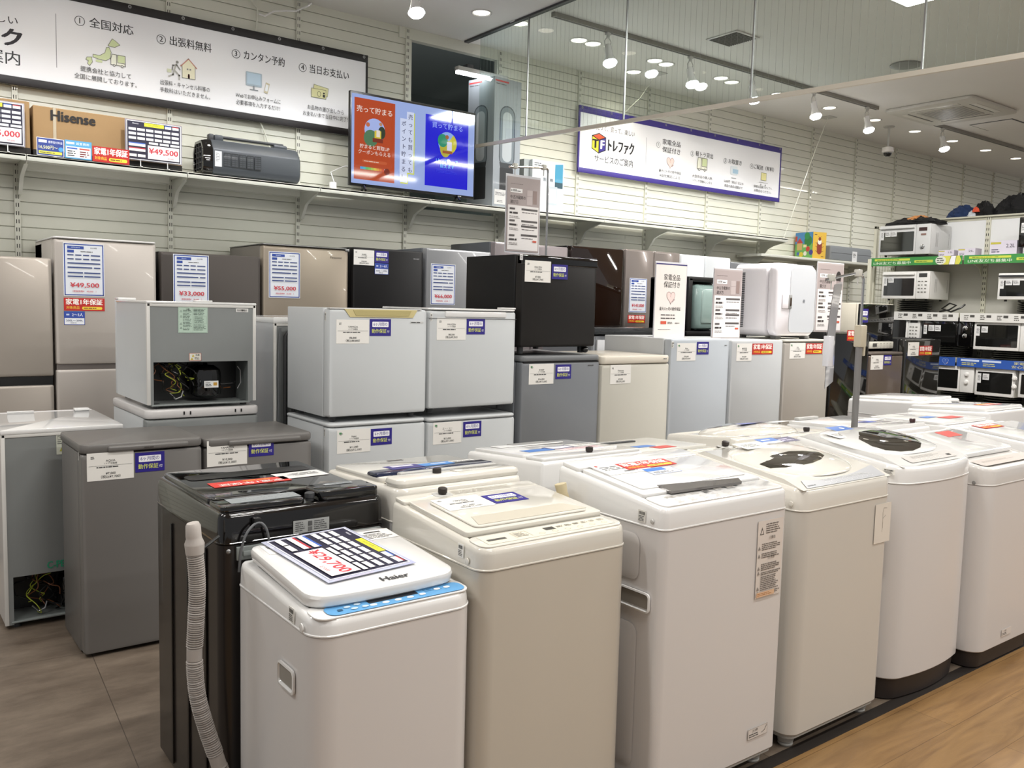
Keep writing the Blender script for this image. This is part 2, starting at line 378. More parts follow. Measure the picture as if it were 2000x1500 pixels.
js = [5.97, 5.33, 4.28, 3.25, 2.25, 1.2, .2]
for a, b in zip(js[:-1], js[1:]):
    mb = MB(); mb.add([(0, a - .004, gz(a) + .01), (0, b + .004, gz(b) + .01), (0, b + .004, ZC - .01), (0, a - .004, ZC - .01)], [(0, 1, 2, 3)], gm); mb.build('glass_pane', t)
for y in js[1:]:
    mb = MB(); mb.box(-.006, .006, y - .004, y + .004, gz(y), ZC, M_steel); mb.build('joint_bar', t)
M_rail = mat('pale_rail', '#cfc8ba', .35, metal=.2)
mb = MB(); mb.loft([[(x, y, z + dz) for x, dz in ((-.01, -.012), (.01, -.012), (.01, .012), (-.01, .012))] for y, z in ((6.17, gz(6.17)), (.2, gz(.2)))], M_rail); mb.build('bottom_rail', t)
mb = MB(); mb.box(-.02, .02, .2, 6.17, ZC - .016, ZC - .001, M_dkgrey); mb.build('top_channel', t)

M_lampon = mat('lit_lamp_face', '#fff6e4', .5, emit=5.0)
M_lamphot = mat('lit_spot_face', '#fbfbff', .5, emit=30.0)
M_diff = mat('lit_diffuser', '#fffaf0', .5, emit=7.0)
# round recessed downlights
DL = [(3.81, 5.51), (4.17, 5.51), (4.79, 5.52), (5.20, 5.52), (5.74, 5.52), (6.12, 5.52), (6.63, 5.52), (7.41, 5.51), (8.28, 5.51), (9.15, 5.51), (10.02, 5.51), (10.88, 5.5), (11.76, 5.5), (12.62, 5.5), (5.79, 5.9), (2.9, 5.51), (2.0, 5.51), (1.1, 5.51)]
DL = [(3.81, 5.51), (4.17, 5.515), (4.79, 5.528), (4.939, 5.524), (5.668, 5.523), (5.822, 5.534), (6.534, 5.508), (6.722, 5.535), (7.411, 5.512), (8.283, 5.507), (9.147, 5.505), (10.024, 5.51), (10.883, 5.495), (11.761, 5.497), (12.623, 5.494), (5.791, 5.903), (2.9, 5.51), (2.0, 5.51), (1.1, 5.51)]
dl0 = thing('downlight', 'lit round downlight recessed in the ceiling', 'light', (DL[0][0], DL[0][1], ZC), 0, 'recessed downlights')
mb = MB(); mb.lathe([(.078, -.001), (.078, -.006), (.07, -.009), (.062, -.004), (.062, -.001)], M_gloss, 20); mb.build('trim_ring', dl0)
mb = MB(); mb.cyl(0, 0, -.003, -.0015, .062, M_lampon, 20); mb.build('diffuser', dl0)
dl0['label'] = 'lit ceiling downlight nearest above the television, left of the glass barrier'
DLL = ['just behind the top corner of the glass barrier', 'left one of the pair beside the spotlight nearest the glass', 'right one of the pair beside the spotlight nearest the glass', 'left one of the pair between the first two track spotlights', 'right one of the pair between the first two track spotlights', 'left one of the pair above the purple banner right half', 'right one of the pair above the purple banner right half', 'above the right end of the purple banner', 'just right of the fourth long-track spotlight', 'just right of the last long-track spotlight', 'between the dome camera and the cassette', 'behind the far right spotlight', 'second in from the right edge of the photo', 'at the right edge of the photo', 'lower than the rest, nearest the wall above the purple banner', '', '', '']
for p, lb in zip(DL[1:], DLL): dup(dl0, (p[0], p[1], ZC), ('lit ceiling downlight ' + lb) if lb else ('lit ceiling downlight out of view above the ' + {2.9: 'television end of the black-edged banner', 2.0: 'middle of the black-edged banner', 1.1: 'left part of the black-edged banner'}[p[0]]))
for i, (x, y) in enumerate(DL):
    l = bpy.data.lights.new('downlight_lamp', 'SPOT'); l.energy = 20; l.spot_size = 2.3; l.spot_blend = 1; l.shadow_soft_size = .06; l.color = (1, .93, .8)
    o = bpy.data.objects.new('downlight_lamp', l); C.objects.link(o); o.location = (x, y, ZC - .02)
# spotlights on tracks
def track(x0, x1, y, label, z=ZC):
    t = thing('lighting_track', label, 'lighting track', (x0, y, z))
    mb = MB(); mb.box(0, x1 - x0, -.018, .018, -.034, -.001, mat('grey_track', '#8b8880', .5)); mb.build('track_rail', t)
    mb = MB(); mb.box(.02, x1 - x0 - .02, -.005, .005, -.036, -.0335, M_dkgrey); mb.build('track_slot', t)
track(4.2, 8.6, 5.15, 'long ceiling lighting track with five spotlights beside the glass barrier'); track(9.7, 13.2, 5.13, 'lighting track at the right end of the ceiling')
track(-.8, 3.3, 5.15, 'lighting track above the black-edged banner, beyond the top edge')
sp0 = thing('track_spotlight', 'lit white spotlight at the top edge, above the left end of the television', 'spotlight', (3.02, 5.15, ZC), 0, 'track spotlights')
mb = MB(); mb.cyl(0, 0, -.075, -.03, .014, M_ltgrey, 12); mb.box(-.022, .022, -.016, .016, -.055, -.036, M_ltgrey, .003); mb.build('track_adapter', sp0)
mb = MB(); mb.tube([(-.03, 0, -.145), (-.034, 0, -.1), (-.012, 0, -.075), (.012, 0, -.075), (.034, 0, -.1), (.03, 0, -.145)], .004, M_ltgrey, 6); mb.build('yoke', sp0)
tl = Matrix.Translation((0, 0, -.14)) @ Matrix.Rotation(math.radians(-14), 4, 'X')
mb = MB(); mb.lathe([(.012, .012), (.026, .01), (.03, 0), (.03, -.06), (.038, -.085), (.052, -.125), (.05, -.125), (.03, -.09)], M_gloss, 20, tl); mb.build('lamp_head', sp0)
mb = MB(); mb.lathe([(.02, -.102), (.05, -.124), (.056, -.137), (.042, -.155), (.014, -.165)], M_lamphot, 20, tl); mb.build('bulb', sp0)
SPT = [(3.02, 5.15, 'lit white spotlight at the top edge, above the left end of the television'), (4.76, 5.15, 'lit white spotlight on the long track, nearest the glass barrier'), (5.71, 5.15, 'lit white spotlight, second from the left on the long track'), (6.54, 5.15, 'lit white spotlight in the middle of the long track'), (7.48, 5.15, 'lit white spotlight, second from the right on the long track'), (8.41, 5.15, 'lit white spotlight at the right end of the long track'), (9.93, 5.13, 'lit white spotlight on the far right track, past the dome camera'), (2.42, 5.15, 'lit white spotlight at the very top edge, above the black-edged banner'), (1.5, 5.15, 'white spotlight beyond the top edge, aimed at the black-edged banner'), (.6, 5.15, 'white spotlight beyond the top left corner, aimed at the long brown carton'), (-.3, 5.15, 'white spotlight beyond the top left corner, farthest to the left')]
for x, y, lb in SPT[1:]: dup(sp0, (x, y, ZC), lb)
for x, y, lb in SPT:
    l = bpy.data.lights.new('spot_lamp', 'SPOT'); l.energy = 62; l.spot_size = 1.9; l.spot_blend = .9; l.shadow_soft_size = .05; l.color = (.95, .97, 1)
    o = bpy.data.objects.new('spot_lamp', l); C.objects.link(o); o.location = (x, y - .04, ZC - .31); o.rotation_euler = (math.radians(24), 0, 0)
# long ceiling lamps (all out of view; the television mirrors some, others are added to brighten)
t0 = None
for i, (x, y, d) in enumerate(ROWS):
    lb = 'long white ceiling strip lamp, added out of view to brighten the shop'
    if t0 is None:
        t0 = thing('fill_strip_light', lb, 'light', (x, y, ZC), 0, 'long strip lights')
        mb = MB(); mb.box(-.64, .64, -.09, .09, -.06, -.001, M_white, .01); mb.build('housing', t0)
        mb = MB(); mb.box(-.6, .6, -.06, .06, -.068, -.06, M_diff); mb.build('diffuser', t0)
    else: dup(t0, (x, y, ZC))
t = thing('panel_light', 'square lit ceiling panel at the top edge beside the glass barrier', 'light', (5.7, 3.12, ZC))
mb = MB(); mb.box(-.31, .31, -.31, .31, -.008, -.001, M_white); mb.build('panel_frame', t)
mb = MB(); mb.box(-.28, .28, -.28, .28, -.011, -.008, M_diff); mb.build('diffuser', t)
# glowing tube added above the tall box for a lamp mirrored in the glass
t = thing('reflection_tube', 'lit tube standing in for a lamp reflected in the glass, over the tall white box', 'light', (4.2, 6.05, 3.37))
mb = MB(); mb.box(-.25, .25, -.03, .03, .0, .035, M_ltgrey, .004); mb.build('reflection_housing', t)
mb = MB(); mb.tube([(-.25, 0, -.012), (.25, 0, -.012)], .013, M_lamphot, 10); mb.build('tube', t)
mb = MB(); mb.tube([(-.12, 0, .03), (-.12, .1, .06), (-.12, .19, .06)], .006, M_steel, 6); mb.box(-.15, -.09, -.01, .06, .03, .07, M_dkgrey, .004); mb.build('reflection_arm', t)
area('reflection_tube_lamp', 4.2, 6.0, 3.35, .46, .03, 1.0, (.92, .97, 1))  # area light of the added tube
# air grille, air conditioner cassette, access hatch
t = thing('ceiling_grille', 'dark square air grille in the ceiling behind the glass barrier', 'air vent', (5.665, 4.675, ZC))
mb = MB(); mb.box(-.14, .14, -.155, .155, -.01, -.001, M_white, .002); mb.build('grille_frame', t)
mb = MB(); mb.box(-.12, .12, -.135, .135, -.012, -.0095, mat('grille_dark', '#3c3b35', .6))
for k in range(13): mb.box(-.12, .12, -.13 + k * .021, -.122 + k * .021, -.016, -.011, mat('grille_slat', '#5b5a52', .5))
mb.build('grille_core', t)
t = thing('ceiling_vent', 'small round ceiling vent in front of the air conditioner cassette', 'air vent', (7.35, 4.16, ZC))
mb = MB(); mb.lathe([(.13, -.001), (.13, -.012), (.1, -.02), (.03, -.028)], M_grey, 24); mb.build('vent_disc', t)
t = thing('air_conditioner', 'large square white air conditioner cassette flush in the ceiling', 'air conditioner', (9.27, 4.72, ZC))
mb = MB(); mb.rbox(-.5, .5, -.46, .46, -.035, -.001, mat('cassette_white', '#c9c7c0', .5), .05, .01); mb.build('cassette_panel', t)
mb = MB(); mb.box(-.24, .24, -.24, .24, -.042, -.034, mat('cassette_grille', '#b3b1aa', .6), .004)
for k in range(12): mb.box(-.22, .22, -.215 + k * .037, -.2 + k * .037, -.0435, -.0415, M_grey)
mb.build('intake_grille', t)
for a in range(4):
    mb = MB(); mb.box(-.26, .26, .33, .39, -.04, -.033, mat('cassette_flap', '#d8d6cf', .4), .003, RZ(a * PI / 2)); mb.box(-.26, .26, .315, .322, -.0375, -.034, M_dkgrey, 0, RZ(a * PI / 2)); mb.build('air_flap', t)
t = thing('access_hatch', 'square ceiling access hatch with a dark outline, beside the cassette', 'hatch', (10.35, 4.7, ZC))
mb = MB(); mb.box(-.23, .23, -.23, .23, -.004, -.001, M_dkgrey); mb.box(-.215, .215, -.215, .215, -.007, -.003, M_ceil); mb.build('hatch_door', t)
t = thing('dome_camera', 'small white dome security camera on a rod below the ceiling', 'camera', (9.58, 5.578, ZC))
mb = MB(); mb.cyl(0, 0, -.012, -.001, .06, M_ltgrey, 16); mb.cyl(0, 0, -.24, -.01, .012, M_ltgrey, 10); mb.build('mounting_rod', t)
mb = MB(); mb.lathe([(.02, -.225), (.062, -.24), (.066, -.29), (.05, -.3)], M_white, 20); mb.box(.03, .11, -.01, .01, -.25, -.235, M_ltgrey); mb.build('camera_body', t)
mb = MB(); mb.ball(0, 0, -.3, .048, .048, .045, M_bgloss); mb.build('dome', t)
# thin hanging lines and their ceiling plate
t = thing('hanging_line', 'thin white line from a ceiling plate down to the far end of the wall shelf', 'line', (8.674, 5.78, ZC))
mb = MB(); mb.box(-.07, .07, -.07, .07, -.006, -.001, M_ltgrey); mb.build('ceiling_plate', t)
mb = MB(); mb.tube([(0, 0, -.006), (-.13, .1, -.5), (-.55, .1, -1.365)], .0035, M_wall, 5); mb.build('line', t)
t = thing('hanging_line', 'thin clear line hanging from a ceiling plate above the purple banner', 'line', (5.983, 5.798, ZC))
mb = MB(); mb.box(-.07, .07, -.07, .07, -.006, -.001, M_ltgrey); mb.build('ceiling_plate', t)
mb = MB(); mb.tube([(0, 0, -.006), (-.05, .15, -.2), (-.12, .3, -.34)], .0025, M_wall, 5); mb.build('line', t)
# cables on the wall above the black-edged banner
def cable(P, r, m, label): return tag(MB().tube(P, r, m, 6).build('wall_cable'), label, 'cable')
cable([(2.2, 6.17, 3.65), (2.3, 6.17, 3.58), (2.35, 6.17, 3.53), (2.345, 6.17, 3.45), (2.335, 6.17, 3.33)], .006, M_wall, 'white cable hanging straight down the wall to the black-edged banner')
cable([(2.75, 6.16, 3.655), (2.71, 6.15, 3.62), (2.62, 6.14, 3.565), (2.54, 6.14, 3.55), (2.46, 6.15, 3.53), (2.4, 6.17, 3.49), (2.36, 6.178, 3.5)], .007, M_gloss, 'loose white cable curling across the wall below the ceiling')
cable([(2.37, 6.17, 2.75), (2.41, 6.17, 2.66), (2.44, 6.17, 2.57), (2.46, 6.17, 2.45)], .005, M_wall, 'white cable hanging on the wall behind the dark grey cooler')

# ------------------------------------------------------------------ banners
def banner(name, label, x0, x1, z0, z1, hem, draw, top=.055, bot=.05, side=.012):
    t = thing(name, label, 'banner', (x0, 6.15, z0))
    w = x1 - x0; h = z1 - z0
    # softly rippled cloth
    nx = 60; V = []; F = []
    cloth = mat('banner_cloth', '#f3f4f8', .55)
    mb = MB(); hm = mat('hem_' + hem, hem, .5)
    mb.box(-.004, w + .004, -.009, .006, h - top, h, hm, .003); mb.box(-.004, w + .004, -.012, .006, 0, bot, hm, .005); mb.box(-.004, side, -.008, .006, 0, h, hm); mb.box(w - side, w + .004, -.008, .006, 0, h, hm); mb.build('hem', t)
    n = max(3, int(w / .34))
    for k in range(n + 1):
        x = .03 + (w - .06) * k / n; mb = MB(); mb.lathe([(.011, -.001), (.011, .002), (.005, .002), (.005, -.001)], M_steel, 12, frame((x, -.009, h - .018), (1, 0, 0), (0, 0, 1))); mb.build('eyelet', t)
    s = Sheet(w, h, None); s.z = .0004; s.box(0, w, 0, h, -.008, 0, cloth); draw(s); s.put('printed_cloth', t, front(0, -.004, 0)); return t
K = '#26262b'; GRN = '#d3dfae'; YEL = '#e8e2a6'; BLU = '#bcd3e6'
def truck(s, x, y, k, c=GRN):
    s.poly([(x, y), (x + .34 * k, y), (x + .34 * k, y + .22 * k), (x, y + .22 * k)], '#f3f3e4'); s.pill(x, y + .05 * k, .15 * k, .22 * k, '#eef0e0', .04 * k); s.pill(x + .16 * k, y + .08 * k, .2 * k, .2 * k, c, .04 * k)
    s.line([(x, y), (x, y + .15 * k), (x + .03 * k, y + .27 * k), (x + .14 * k, y + .27 * k), (x + .14 * k, y)], .008 * k * 2, '#77776c'); s.line([(x, y), (x + .36 * k, y), (x + .36 * k, y + .27 * k), (x + .17 * k, y + .27 * k), (x + .17 * k, y + .07 * k), (x + .36 * k, y + .07 * k)], .016 * k, '#77776c')
    for q in (.08, .28): s.disc(x + q * k, y - .01 * k, .035 * k, '#77776c'); s.disc(x + q * k, y - .01 * k, .018 * k, '#f0f0f0')
def b1(s):
    def X(x): return x - X0
    def Z(z): return z - 2.745
    X0 = -.55
    s.fit('売って、買って、楽しい', X(.16), X(.855), Z(3.118), .055, K, .4)
    s.fit('トレファク', X(.28), X(.872), Z(3.012), .115, '#17131c', 2.6)
    s.fit('サービスのご案内', X(.12), X(.862), Z(2.895), .088, K, .8)
    s.line([(X(1.062), Z(3.21)), (X(1.062), Z(2.89))], .004, '#9b9ba2')
    for n, tx, cx, cz, nx, tw in (('1', '全国対応', 1.345, 3.197, 1.197, .262), ('2', '出張料無料', 1.845, 3.183, 1.687, .275), ('3', 'カンタン予約', 2.365, 3.185, 2.186, .298), ('4', '当日お支払い', 2.86, 3.18, 2.677, .315)):
        s.ring(X(nx), Z(cz), .028, .0035, '#55555c'); s.text(n, X(nx), Z(cz), .05, K, .8)
        s.fit(tx, X(nx + .055), X(nx + .055 + tw), Z(cz), .066, K, .8)
    # map and truck
    s.poly([(X(a), Z(b)) for a, b in ((1.36, 3.08), (1.385, 3.125), (1.405, 3.115), (1.43, 3.095), (1.4, 3.075), (1.375, 3.075))], GRN); s.line([(X(a), Z(b)) for a, b in ((1.36, 3.08), (1.385, 3.125), (1.405, 3.115), (1.43, 3.095), (1.4, 3.075), (1.375, 3.075))], .003, '#77776c', True)
    P = [(X(a), Z(b)) for a, b in ((1.365, 3.07), (1.378, 3.04), (1.37, 3.0), (1.345, 2.982), (1.3, 2.985), (1.27, 2.992), (1.27, 3.008), (1.31, 3.008), (1.34, 3.03), (1.35, 3.065))]; s.poly(P, GRN); s.line(P, .003, '#77776c', True)
    P = [(X(a), Z(b)) for a, b in ((1.235, 2.985), (1.262, 2.99), (1.266, 2.96), (1.25, 2.935), (1.238, 2.945), (1.242, 2.965), (1.228, 2.968))]; s.poly(P, GRN); s.line(P, .003, '#77776c', True)
    s.pill(X(1.285), Z(2.965), .04, .015, GRN)
    truck(s, X(1.375), Z(2.965), .24)
    # walker and house
    s.disc(X(1.788), Z(3.055), .009, '#8b8b86'); s.line([(X(a), Z(b)) for a, b in ((1.782, 3.04), (1.768, 3.0), (1.80, 2.97), (1.80, 2.945))], .01, '#b9b9b4'); s.line([(X(a), Z(b)) for a, b in ((1.768, 3.0), (1.76, 2.97), (1.735, 2.955))], .01, '#b9b9b4'); s.line([(X(a), Z(b)) for a, b in ((1.755, 3.0), (1.76, 3.03), (1.785, 3.035), (1.805, 3.01))], .007, '#8b8b86'); s.rect(X(1.722), Z(2.98), .028, .022, '#d7dcc0')
    s.poly([(X(a), Z(b)) for a, b in ((1.82, 2.96), (1.905, 2.96), (1.905, 3.04), (1.862, 3.085), (1.82, 3.04))], '#f0ecd2'); s.line([(X(a), Z(b)) for a, b in ((1.812, 3.035), (1.862, 3.088), (1.915, 3.035))], .007, '#c98f80'); s.line([(X(1.82), Z(3.04)), (X(1.82), Z(2.96)), (X(1.905), Z(2.96)), (X(1.905), Z(3.04))], .003, '#77776c'); s.pill(X(1.855), Z(2.96), .016, .03, '#e6b9ae'); s.rect(X(1.85), Z(3.015), .01, .01, '#8b8b86'); s.rect(X(1.868), Z(3.015), .01, .01, '#8b8b86')
    # monitor and phone
    s.pill(X(2.255), Z(2.985), .115, .095, '#a9bccb', .006); s.rect(X(2.264), Z(2.998), .097, .075, BLU); s.line([(X(2.312), Z(2.985)), (X(2.312), Z(2.963))], .01, '#8b9299'); s.line([(X(2.285), Z(2.96)), (X(2.34), Z(2.96))], .006, '#8b9299')
    s.poly([(X(a), Z(b)) for a, b in ((2.385, 2.955), (2.412, 2.95), (2.428, 3.02), (2.4, 3.028))], '#cfc6a9'); s.poly([(X(a), Z(b)) for a, b in ((2.391, 2.968), (2.41, 2.964), (2.42, 3.01), (2.4, 3.015))], '#eef3f7')
    # notes
    for q, (dx, dy, a) in enumerate(((.012, .03, -.12), (0, 0, 0))):
        c_, s_ = math.cos(a), math.sin(a); P = [(X(2.745 + dx) + u * c_ - v * s_, Z(2.985 + dy) + u * s_ + v * c_) for u, v in ((0, 0), (.115, 0), (.115, .062), (0, .062))]; s.poly(P, '#dedca8'); s.line(P, .003, '#77775c', True)
    s.ring(X(2.805), Z(3.013), .013, .003, '#77775c', .018); s.disc(X(2.843), Z(3.023), .007, '#1c1c1c'); s.rect(X(2.834), Z(2.993), .018, .02, '#1c1c1c')
    for tx, cx, w_ in (('提携会社と協力して', 1.345, .30), ('出張料・キャンセル料等の', 1.84, .325), ('Webでお申込みフォームに', 2.345, .325), ('お品物の運び出しから', 2.86, .29)):
        s.fit(tx, X(cx - w_ / 2), X(cx + w_ / 2), Z(2.905), .036, K, .3)
    for tx, cx, w_ in (('全国に展開しております。', 1.345, .37), ('手数料はいただきません。', 1.84, .33), ('必要事項を入力するだけ！', 2.345, .32), ('お支払いまで当日中に完了！', 2.86, .36)):
        s.fit(tx, X(cx - w_ / 2), X(cx + w_ / 2), Z(2.857), .036, K, .3)
banner('banner', 'white banner with a black hem on the wall left of the television', -.55, 3.2, 2.745, 3.365, '#191416', b1)
def b2(s):
    X0 = 5.358; Z0 = 2.735
    def X(x): return x - X0
    def Z(z): return z - Z0
    s.fit('売って、買って、楽しい', X(5.57), X(6.07), Z(3.165), .055, K, .4)
    # cube mark
    cx, cz = X(5.61), Z(3.03)
    s.poly([(cx - .085, cz + .055), (cx, cz + .025), (cx, cz - .095), (cx - .085, cz - .06)], '#f2e23c'); s.poly([(cx, cz + .025), (cx + .085, cz + .055), (cx + .085, cz - .06), (cx, cz - .095)], '#3b2f8c'); s.poly([(cx - .085, cz + .055), (cx, cz + .085), (cx + .085, cz + .055), (cx, cz + .025)], '#e0552c')
    for P in ([(cx - .085, cz + .055), (cx, cz + .025), (cx, cz - .095), (cx - .085, cz - .06)], [(cx, cz + .025), (cx + .085, cz + .055), (cx + .085, cz - .06), (cx, cz - .095)], [(cx - .085, cz + .055), (cx, cz + .085), (cx + .085, cz + .055), (cx, cz + .025)]): s.line(P, .008, '#1b1b1b', True)
    s.text('T', cx - .043, cz - .018, .11, '#1b1b1b', 2.5); s.text('F', cx + .043, cz - .018, .11, '#ffffff', 2.5)
    s.fit('トレファク', X(5.73), X(6.065), Z(3.015), .125, '#17171c', 2.2)
    s.fit('サービスのご案内', X(5.56), X(6.06), Z(2.88), .075, K, .8)
    s.line([(X(6.235), Z(3.16)), (X(6.235), Z(2.85))], .004, '#9b9ba2')
    def num(n, x, z): s.ring(X(x), Z(z), .026, .003, '#55555c'); s.text(n, X(x), Z(z), .042, K, .5)
    num('1', 6.40, 3.115); s.fit('家電全品', X(6.46), X(6.72), Z(3.15), .06, K, .8); s.fit('保証付き', X(6.46), X(6.72), Z(3.075), .06, K, .8)
    num('2', 6.90, 3.09); s.fit('軽トラ貸出', X(6.95), X(7.22), Z(3.095), .055, K, .6)
    num('3', 7.42, 3.08); s.fit('お取置き', X(7.47), X(7.69), Z(3.08), .055, K, .6)
    num('4', 7.86, 3.075); s.fit('ご配送（有料）', X(7.90), X(8.25), Z(3.075), .05, K, .6)
    heart(s, X(6.58), Z(2.965), .055)
    truck(s, X(6.98), Z(2.95), .42)
    s.pill(X(7.51), Z(2.95), .11, .09, '#dfe8ee', .008); s.rect(X(7.545), Z(2.965), .09, .045, '#a9c8de'); s.line([(X(7.53), Z(2.915)), (X(7.6), Z(2.915))], .008, '#9aa2a8')
    s.rect(X(8.03), Z(2.945), .09, .08, '#ece6a4'); s.line([(X(8.03), Z(2.945)), (X(8.12), Z(2.945)), (X(8.12), Z(3.025)), (X(8.03), Z(3.025))], .004, '#8f8c62', True); s.line([(X(8.0), Z(2.92)), (X(8.15), Z(2.92))], .004, '#999999'); s.disc(X(8.03), Z(2.895), .01, '#999999'); s.disc(X(8.11), Z(2.895), .01, '#999999')
    for a, b, cx in (('最大12ヶ月の動作保証', '※自社規定による', 6.58), ('大型商品の購入時、', 'トラックを無料レンタル', 7.07), ('5,000円（税込）以上の', '商品を最長1週間まで', 7.57), ('詳細は店舗スタッフへ', 'お問合せください。', 8.07)):
        s.fit(a, X(cx - .16), X(cx + .16), Z(2.868), .032, K, .3); s.fit(b, X(cx - .15), X(cx + .15), Z(2.822), .032, K, .3)
def heart(s, x, y, k, c='#f0cfc9', e='#8a7471'):
    P = []
    for i in range(40):
        a = 2 * PI * i / 40; P.append((x + k * .95 * (math.sin(a) ** 3), y + k * (13 * math.cos(a) - 5 * math.cos(2 * a) - 2 * math.cos(3 * a) - math.cos(4 * a)) / 15))
    s.poly(P, c); s.line(P, k * .06, e, True); s.line([(x, y + k * .35), (x - k * .08, y + k * .1), (x + k * .02, y - k * .05)], k * .05, e); s.line([(x + k * .45, y - k * .7), (x + k * .8, y - k * .4)], k * .2, '#b9a39f')
banner('banner', 'white cloth banner with a purple hem on the slatted wall beyond the glass barrier', 5.358, 8.37, 2.735, 3.335, '#3a2d83', b2, .058, .045, .012)

# ------------------------------------------------------------------ television
t = thing('television', 'large television on the wall shelf showing an orange and a blue advert', 'television', (2.912, 5.86, SZ))
tw, th_ = 1.098, .672; z0 = .045
mb = MB(); mb.box(0, tw, -.012, .02, z0, z0 + th_, M_black, .004); mb.box(.12, tw - .12, .02, .06, z0 + .06, z0 + .42, M_black, .01); mb.build('case', t)
s = Sheet(tw - .024, th_ - .036, '#9fb3e8', .002, glow); w0, h0 = tw - .024, th_ - .036
def U(px0, f): return f
s.rect(.02, .03, .335, h0 - .055, '#b8451a'); s.rect(.62, .045, .395, h0 - .1, '#1413d8')
s.text('売って貯まる', .187, h0 - .105, .05, '#f3e9e2', .8); s.disc(.187, .395, .085, '#a9b9ee'); s.disc(.155, .335, .058, '#4f7a58', .06); s.disc(.245, .385, .03, '#2c3a2a', .045); s.rect(.17, .31, .085, .03, '#7a2c1a'); s.rect(.185, .34, .055, .055, '#d9c23a'); s.rect(.2, .35, .03, .05, '#eadfd0'); s.disc(.13, .43, .016, '#c46a45'); s.disc(.235, .445, .013, '#b98a66')
s.text('貯まると買取UP', .187, .268, .034, '#f3e9e2', .4); s.text('クーポンもらえる', .187, .228, .034, '#f3e9e2', .4); s.pill(.085, .155, .205, .022, '#c65a2f'); s.lines(.1, .16, .17, .012, 1, '#f0d8c8')
for k in range(10): s.rect(.07 + .022 * k, .105, .0225, .018, ['#3f9be0', '#46b5c0', '#59b86a', '#7bbd52', '#a9c44a', '#d8c943', '#e0a23a', '#dc7a34', '#d25530', '#c8d0f0'][k])
s.disc(.29, .106, .024, '#7b2416')
s.poly([(.405, .035), (.47, .035), (.47, .11), (.525, .11), (.525, h0 - .07), (.46, h0 - .07), (.46, h0 - .13), (.405, h0 - .13)], '#cfd84a'); s.poly([(.398, .045), (.462, .045), (.462, .12), (.517, .12), (.517, h0 - .065), (.455, h0 - .065), (.455, h0 - .12), (.398, h0 - .12)], '#d5def8')
s.vtext('売っても買っても', .487, h0 - .105, .042, .056, '#15154a', .8); s.vtext('ポイント貯まる！', .43, h0 - .16, .042, .056, '#15154a', .8)
s.text('買って貯まる', .82, h0 - .13, .048, '#9fb4ff', .6); s.disc(.82, .385, .085, '#8fb2f0'); s.disc(.82, .385, .085, '#cfc83e', .085, 24, -2.2, .9); s.disc(.8, .345, .05, '#b9b23a', .07); s.disc(.775, .4, .045, '#23916f', .05); s.rect(.815, .33, .045, .065, '#dcdcf2'); s.disc(.815, .43, .016, '#a4623a'); s.rect(.775, .305, .09, .02, '#a1582c')
s.text('1トレポ\u3000\u3000で', .815, .245, .032, '#6fd0ff', .4); s.disc(.832, .245, .019, '#e9edff'); s.text('使えます', .82, .205, .034, '#6fd0ff', .4); s.lines(.72, .15, .2, .03, 3, '#2f3ae0')
s.put('screen', t, front(.012, -.0125, z0 + .018))
s = Sheet(.1, .012, None); s.lines(0, 0, .055, .008, 1, '#cccccc', .7); s.put('logo', t, front(.93, -.0125, z0 + .004))
for x in (.12, .94):
    mb = MB(); mb.tube([(x, 0, z0 + .01), (x - .035, -.1, .006)], .009, M_black, 6); mb.tube([(x, 0, z0 + .01), (x + .035, .11, .006)], .009, M_black, 6); mb.box(x - .012, x + .012, -.012, .014, z0 - .015, z0 + .02, M_black); mb.build('stand_foot', t)
MB().tube([(2.62, 5.95, SZ + .004), (2.72, 5.88, SZ + .005), (2.82, 5.87, SZ + .005), (2.87, 5.93, SZ + .01), (2.88, 6.0, SZ + .03), (2.86, 6.05, SZ + .15), (2.95, 6.02, SZ + .2), (3.04, 5.92, SZ + .2)], .005, M_gloss, 6, W(t)).build('power_cord', t)
tag(MB().box(2.82, 2.87, 5.97, 6.0, SZ, SZ + .07, M_gloss, .004).build('power_adapter'), 'small white power adapter beside the left foot of the television', 'adapter')

# ------------------------------------------------------------------ cartons and devices on the wall shelf
M_card = mat('brown_cardboard', '#a08159', .8, noise=.05, nscale=14)
M_tape = mat('dark_tape', '#1f1b18', .5)
def carton(name, label, x0, x1, y0, y1, h, m=M_card, z=SZ, rz=0.):
    t = thing(name, label, 'box', (x0, y0, z), rz); w, d = x1 - x0, y1 - y0
    mb = MB(); mb.box(0, w, 0, d, 0, h, m, .003, seg=1); mb.build('carton_body', t); return t, w, d
t, w, d = carton('cardboard_box', 'long brown cardboard box with black lettering on the wall shelf', .885, 1.735, 5.88, 6.15, .30)
mb = MB(); mb.box(-.0015, w + .0015, -.0015, d, .0, .045, M_tape); mb.build('dark_band', t)
mb = MB(); mb.box(.105, .122, -.002, .05, -.0, .301, mat('clear_strap', '#b3a58c', .25)); mb.build('strap', t)
s = Sheet(w, .3, None); s.fit('Hisense', .095, .335, .252, .085, '#1a1614', 1.6); s.put('lettering', t, front(0, -.002, 0)); s = Sheet(w, .3, None); s.lines(.7, .17, .1, .06, 4, '#6a5238'); s.put('small_print', t, front(0, -.002, 0))
t, w, d = carton('cardboard_box', 'brown cardboard box at the left edge of the wall shelf', .25, .865, 5.86, 6.15, .31)
mb = MB(); mb.box(-.0015, w + .0015, -.0015, d, .0, .045, M_tape); mb.build('dark_band', t)

